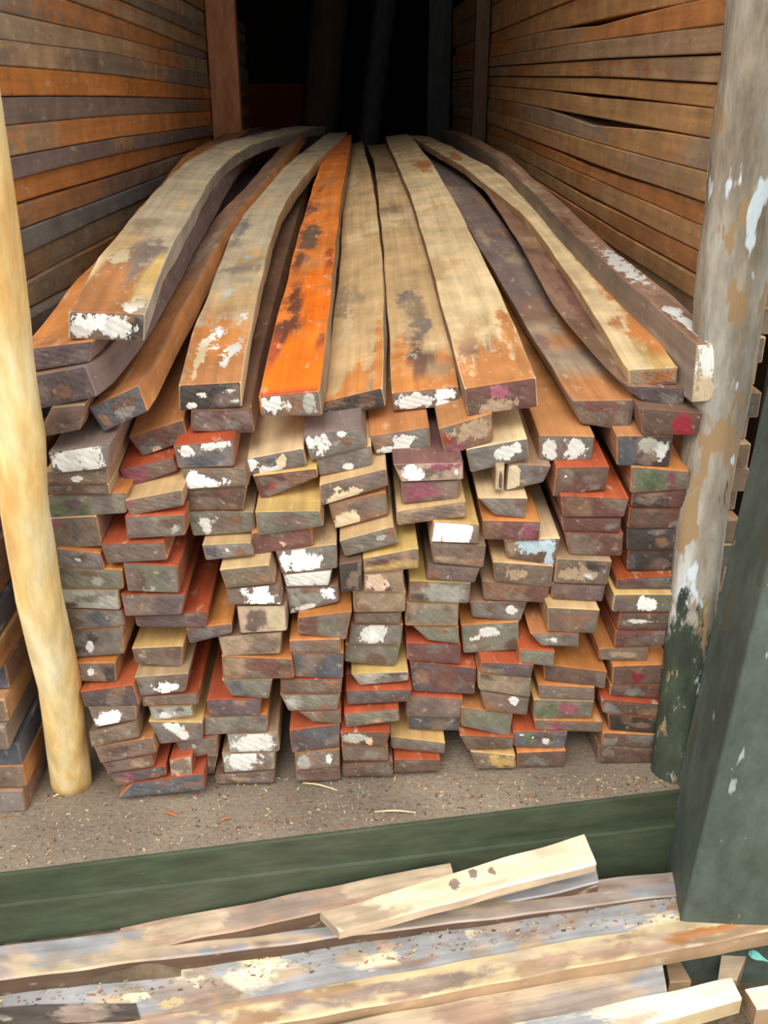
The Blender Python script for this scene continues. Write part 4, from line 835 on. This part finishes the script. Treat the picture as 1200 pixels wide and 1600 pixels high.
# ------------------------------------------------------------------ loose planks in front, measured on their own level
def ground_plank(q, zs, th, ct, label, tone=(), paint=(), side=None, endc=None, mot=(), name='loose_plank', group='loose planks on the ground in front'):
    """q: TL,TR,BR,BL pixels of the top face (TL/TR far edge); zs=(z left, z right)"""
    pts = [atZ(q[0][0], q[0][1], zs[0]), atZ(q[1][0], q[1][1], zs[1]), atZ(q[2][0], q[2][1], zs[1]), atZ(q[3][0], q[3][1], zs[0])]
    tl, tr, br, bl = pts
    seed = rnd.uniform(0, 60); nl, nw = 90, 8
    tone = [(rnd.random(), rnd.random(), rnd.uniform(.01, .05), rnd.uniform(.1, .4), vary(P[rnd.choice(mot)], .03)) for _ in range(45 if mot else 0)] + list(tone)
    V, Fc, MI, UV, C1, C2, CP = [], [], [], [], [], [], []
    ln = (tr - tl).length; wd = (bl - tl).length
    ct_ = P[ct] if isinstance(ct, str) else ct; sd = P[side] if side else ct_; ec = P[endc] if endc else sd
    def emit(p, uvw, c, tn=None, pt=None):
        V.append(p); UV.append((uvw[0] + seed, uvw[1] + seed, uvw[2] - seed)); C1.append((*lin(c), 1))
        tn = tn or (0, c); pt = pt or (0, c)
        C2.append((*lin(tn[1]), tn[0])); CP.append((*lin(pt[1]), pt[0]))
    def grid(fn, a, b_, mi, cfn):
        base = len(V)
        for i in range(a + 1):
            for k in range(b_ + 1):
                fn(i / a, k / b_, cfn)
        for i in range(a):
            for k in range(b_):
                q0 = base + i * (b_ + 1) + k; Fc.append((q0, q0 + b_ + 1, q0 + b_ + 2, q0 + 1)); MI.append(mi)
    def P0(s, u, e=.0025):
        # slightly rounded long edges
        far, near = tl.lerp(tr, s), bl.lerp(br, s)
        p = far.lerp(near, u)
        dz = -e if u in (0, 1) else 0
        w = .0015 * wob(seed, s * ln * 2, 0)
        nrm = (near - far).normalized()
        return p + nrm * w + Vector((0, 0, dz + .0008 * wob(seed + 5, s * ln * 3, u * 2)))
    us = [0, .04] + [i / 8 for i in range(1, 8)] + [.96, 1]
    base = len(V)
    for i in range(nl + 1):
        s = i / nl
        for u in us: emit(P0(s, u), (u * wd, s * ln, 0), ct_, blend(ct_, tone, s, u), blend(ct_, paint, s, u))
    m_ = len(us)
    for i in range(nl):
        for k in range(m_ - 1):
            q0 = base + i * m_ + k; Fc.append((q0, q0 + 1, q0 + m_ + 1, q0 + m_)); MI.append(0)
    for u in (1, 0):
        base = len(V)
        for i in range(nl + 1):
            s = i / nl; p = P0(s, u)
            emit(p, (0, s * ln, 0), sd); emit(p - Vector((0, 0, th)), (0, s * ln, -th), sd)
        for i in range(nl):
            q0 = base + 2 * i; Fc.append((q0, q0 + 1, q0 + 3, q0 + 2) if u == 1 else (q0, q0 + 2, q0 + 3, q0 + 1)); MI.append(0)
    for s in (0, 1):
        base = len(V)
        for u in us:
            p = P0(s, u); emit(p, (u * wd, 0, 0), ec); emit(p - Vector((0, 0, th)), (u * wd, 0, -th), ec)
        for k in range(m_ - 1):
            q0 = base + 2 * k; Fc.append((q0, q0 + 1, q0 + 3, q0 + 2) if s == 1 else (q0, q0 + 2, q0 + 3, q0 + 1)); MI.append(1)
    base = len(V)
    for s, u in ((0, 0), (1, 0), (1, 1), (0, 1)): emit(P0(s, u) - Vector((0, 0, th)), (u, s, 0), sd)
    Fc.append((base + 3, base + 2, base + 1, base)); MI.append(0)
    o = mesh_obj(name, V, Fc, [M_SIDE, M_END], None, MI,
                 dict(uvw=('FLOAT_VECTOR', UV), Col=('FLOAT_COLOR', C1), Tone=('FLOAT_COLOR', C2), Paint=('FLOAT_COLOR', CP)))
    o['label'] = label; o['category'] = 'plank'; o['group'] = group
    return o
P.update(fg=(.66,.60,.56), fp=(.74,.66,.56), fc=(.93,.87,.74), fb=(.63,.63,.64), fy=(.82,.73,.57), fr=(.67,.56,.48), fd=(.38,.30,.24), fw=(.95,.92,.84), fk=(.60,.53,.48))
G_ = ground_plank
G_([(120,1462),(703,1347),(712,1378),(130,1505)], (-.112,-.05), .03, 'fr', 'dirt-covered brown plank against the green beam', tone=[t_(.5,.5,.2,.5,'fk'),t_(.9,.4,.2,.6,'fp'),t_(.3,.4,.15,.5,'fp')], side='fd')
G_([(700,1392),(928,1340),(936,1378),(705,1430)], (-.115,-.085), .03, 'fb', 'short bluish-grey plank under the bright cream one', side='fd')
G_([(500,1425),(912,1302),(932,1348),(530,1455)], (-.062,-.024), .012, 'fc', 'bright cream sawn plank with dirt specks, rising at its right end', tone=[t_(.05,.5,.2,.9,'fp')], paint=[t_(.47,.4,.02,.2,'fk'),t_(.55,.3,.02,.2,'fk'),t_(.62,.4,.015,.15,'fk')], side='fp')
G_([(-60,1482),(1085,1357),(1092,1394),(-60,1537)], (-.10,-.105), .03, 'fg', 'long pinkish-grey plank with dark side edge', tone=[t_(.15,.3,.1,.3,'fb'),t_(.45,.5,.12,.4,'fb'),t_(.35,.7,.15,.3,'fp'),t_(.25,.6,.1,.4,'fp'),t_(.62,.3,.1,.5,'fp')], side='fd', endc='fp', mot=('fb', 'fp', 'fg', 'fg', 'fk'))
G_([(-60,1545),(1066,1393),(1077,1440),(-60,1660)], (-.132,-.109), .04, 'fb', 'rough chip-strewn grey-blue plank', tone=[],
   paint=[t_(.22,.5,.02,.1,'fc'),t_(.3,.4,.015,.1,'fc'),t_(.26,.7,.02,.1,'fy'),t_(.55,.5,.012,.1,'fc'),t_(.68,.3,.01,.1,'fc')], side='fd', endc='fk', mot=('fb', 'fp', 'fg', 'fk', 'fc', 'fr'))
G_([(-60,1573),(212,1566),(218,1592),(-60,1606)], (-.124,-.124), .03, 'dk', 'short dark plank end at the lower left corner', tone=[t_(.7,.5,.2,.6,'fk')], side='fd', endc='fd')
G_([(-60,1642),(1260,1402),(1260,1444),(-60,1692)], (-.118,-.105), .024, 'fy', 'long yellowish plank with purple-brown streak across the front', tone=[t_(.45,.6,.18,.35,'fk'),t_(.72,.65,.1,.3,'fr'),t_(.85,.6,.12,.25,'ob'),t_(.2,.5,.1,.5,'fk')], side='tb', mot=('fp', 'fy', 'fr', 'tb'))
G_([(300,1640),(1034,1500),(1046,1570),(400,1740)], (-.123,-.134), .04, 'fp', 'tan plank with grey patch below the long yellowish one', tone=[t_(.75,.6,.15,.4,'fg'),t_(.55,.4,.1,.4,'fr'),t_(.97,.4,.06,.6,'fb')], side='fd')
G_([(700,1620),(1143,1527),(1160,1562),(760,1665)], (-.122,-.115), .024, 'fw', 'brightest cream-white plank at the bottom right', tone=[t_(.35,.3,.15,.5,'fb'),t_(.6,.8,.1,.2,'pk')], side='fy')
G_([(1163,1544),(1260,1528),(1260,1568),(1182,1576)], (-.118,-.118), .03, 'fc', 'small cream plank end at the right edge', side='tb')
G_([(1035,1412),(1098,1402),(1103,1416),(1040,1428)], (-.16,-.16), .02, 'fd', 'tan-ended block under the grey planks', side='fy', endc='fy', name='wood_block')
G_([(1040,1500),(1062,1500),(1080,1532),(1046,1534)], (-.17,-.17), .03, 'tb', 'tan offcut beside the dark gap', side='tb', name='offcut')
G_([(1128,1488),(1172,1480),(1152,1530),(1122,1530)], (-.165,-.165), .03, 'fp', 'crosswise tan batten under the yellowish plank', side='tb', name='batten')

def heap(name, quad, z, zb, label):
    n_ = 14; V_, F_ = [], []
    a, b_, c, d = [atZ(x, y, z) for x, y in quad]
    for i in range(n_ + 1):
        for k in range(n_ + 1):
            u, v_ = i / n_, k / n_; p = a.lerp(b_, u).lerp(d.lerp(c, u), v_)
            e = min(1, 5 * min(u, 1 - u, v_, 1 - v_)); V_.append((p.x, p.y, zb + (p.z - zb) * (.55 + .45 * e) + .004 * wob(z * 99, u * 1.5, v_ * 7) * e))
    for i in range(n_):
        for k in range(n_):
            q0 = i * (n_ + 1) + k; F_.append((q0, q0 + 1, q0 + n_ + 2, q0 + n_ + 1))
    rim = [i * (n_ + 1) for i in range(n_ + 1)] + [n_ * (n_ + 1) + k for k in range(1, n_ + 1)] + [i * (n_ + 1) + n_ for i in range(n_ - 1, -1, -1)] + [k for k in range(n_ - 1, 0, -1)]
    base = len(V_)
    for v_ in rim: V_.append((V_[v_][0], V_[v_][1], zb))
    m_ = len(rim)
    for i in range(m_): F_.append((rim[i], rim[(i + 1) % m_], base + (i + 1) % m_, base + i))
    F_.append(tuple(base + i for i in range(m_)))
    o = mesh_obj(name, V_, F_, M_GROUND, smooth=True); tag(o, label, 'soil', kind='stuff')
heap('soil_heap', [(-80,1452),(330,1418),(330,1520),(-80,1545)], -.106, GZ, 'crumbly soil and debris heaped between the green beam and the front planks')
heap('soil_heap', [(1050,1385),(1300,1350),(1300,1440),(1050,1450)], -.15, GZ, 'trodden soil at the foot of the green square post')
# teal scrap
p = atZ(1190, 1500, -.15); V_, F_ = [], []
for i in range(9):
    t = i / 8; w = .004 + .003 * math.sin(t * 9)
    V_ += [(p.x - .012 + t * .04, p.y + .012 - t * .03 + w, p.z + .004 * math.sin(t * 7)), (p.x - .012 + t * .04 - w, p.y + .012 - t * .03 - w, p.z + .003)]
F_ = [(2 * i, 2 * i + 1, 2 * i + 3, 2 * i + 2) for i in range(8)]
o = mesh_obj('plastic_scrap', V_, F_, flat('teal_plastic', (.45, .75, .72)))
o.modifiers.new('thickness', 'SOLIDIFY').thickness = .0012
tag(o, 'crumpled teal scrap at the lower right edge', 'scrap')

# ------------------------------------------------------------------ shavings and chips
chipm = [flat('chip_cream', (.80, .72, .56)), flat('chip_orange', (.68, .40, .22)), flat('chip_grey', (.62, .58, .52)), flat('chip_brown', (.40, .30, .23))]
def chips(name, spots, label, cat):
    V_, F_, mi = [], [], []
    for (p, ln, wd, ang, m_) in spots:
        c, s = math.cos(ang), math.sin(ang); t = .0012; base = len(V_)
        tilt = rnd.uniform(-.15, .15)
        for (a, w) in ((-ln, -wd), (ln, -wd * .4), (ln, wd * .5), (-ln, wd)):
            for h in (0, t): V_.append((p.x + a * c - w * s, p.y + a * s + w * c, p.z + h + a * tilt + abs(ln * tilt)))
        for f in ((0,2,4,6),(1,7,5,3),(0,1,3,2),(2,3,5,4),(4,5,7,6),(6,7,1,0)): F_.append(tuple(base + k for k in f)); mi.append(m_)
    o = mesh_obj(name, V_, F_, chipm, None, mi)
    tag(o, label, cat, kind='stuff'); return o
sp = []
for _ in range(1100):
    px = rnd.uniform(-20, 1060); top = 1228 if px > 150 else 1255
    base_y = 1358 - px * .122
    py = base_y - (base_y - top + 18) * rnd.random() ** 1.1
    if py > 1360 - px * .122: continue
    p = atZ(px, py, .0003)
    L_ = rnd.choice((.0007, .001, .0012, .0016, .0016, .003)); sp.append((p, L_, L_ * rnd.uniform(.2, .6), rnd.uniform(0, 3.14), rnd.choice((0, 0, 2, 2, 1, 3, 3))))
chips('wood_chips', sp, 'fine wood chips and sawdust scattered over the dusty ledge', 'chips')
sp = []
for _ in range(450):
    px = rnd.uniform(0, 1060); far = 1545 - (px + 60) * .135; near = 1600 - (px + 60) * .145
    p = atZ(px, far + (near - far) * rnd.random(), (-.1315 + (px + 60) / 1126 * .023))
    L_ = rnd.choice((.001, .0013, .002, .003)); sp.append((p, L_, L_ * rnd.uniform(.2, .6), rnd.uniform(-.6, .9), rnd.choice((0, 0, 2, 2, 1, 3))))
chips('wood_chips', sp, 'chips lying on the rough grey-blue front plank', 'chips')
for (px, py, ln, ang, m_, lab) in [(617,1268,.030,-.06,0,'straw-coloured splinter on the ledge, centre'), (500,1228,.028,-.35,0,'long pale splinter at the foot of the pile'),
      (268,1272,.012,-.4,1,'orange chip on the ledge near the peeled pole'), (100,1238,.016,.5,0,'pale sliver by the foot of the peeled pole'), (352,1280,.009,.4,1,'small orange flake on the ledge, mid left')]:
    p = atZ(px, py, .003); w = ln * .07 if ln > .02 else ln * .25; V_, F_ = [], []
    for i in range(7):
        t = i / 6 - .5; ww = w * (1 - abs(t) * 1.5)
        x = p.x + math.cos(ang) * t * 2 * ln; y = p.y + math.sin(ang) * t * 2 * ln; z = p.z + .002 * math.cos(t * 5)
        for s_, h in ((-1, 0), (0, .0015), (1, 0), (0, -.001)): V_.append((x - math.sin(ang) * ww * s_, y + math.cos(ang) * ww * s_, z + h))
    for i in range(6):
        for k in range(4): F_.append((4*i+k, 4*i+(k+1)%4, 4*i+4+(k+1)%4, 4*i+4+k))
    F_ += [(0,1,2,3), (27,26,25,24)]
    o = mesh_obj('wood_shaving', V_, F_, chipm[m_]); tag(o, lab, 'shaving', 'single splinters on the ledge')
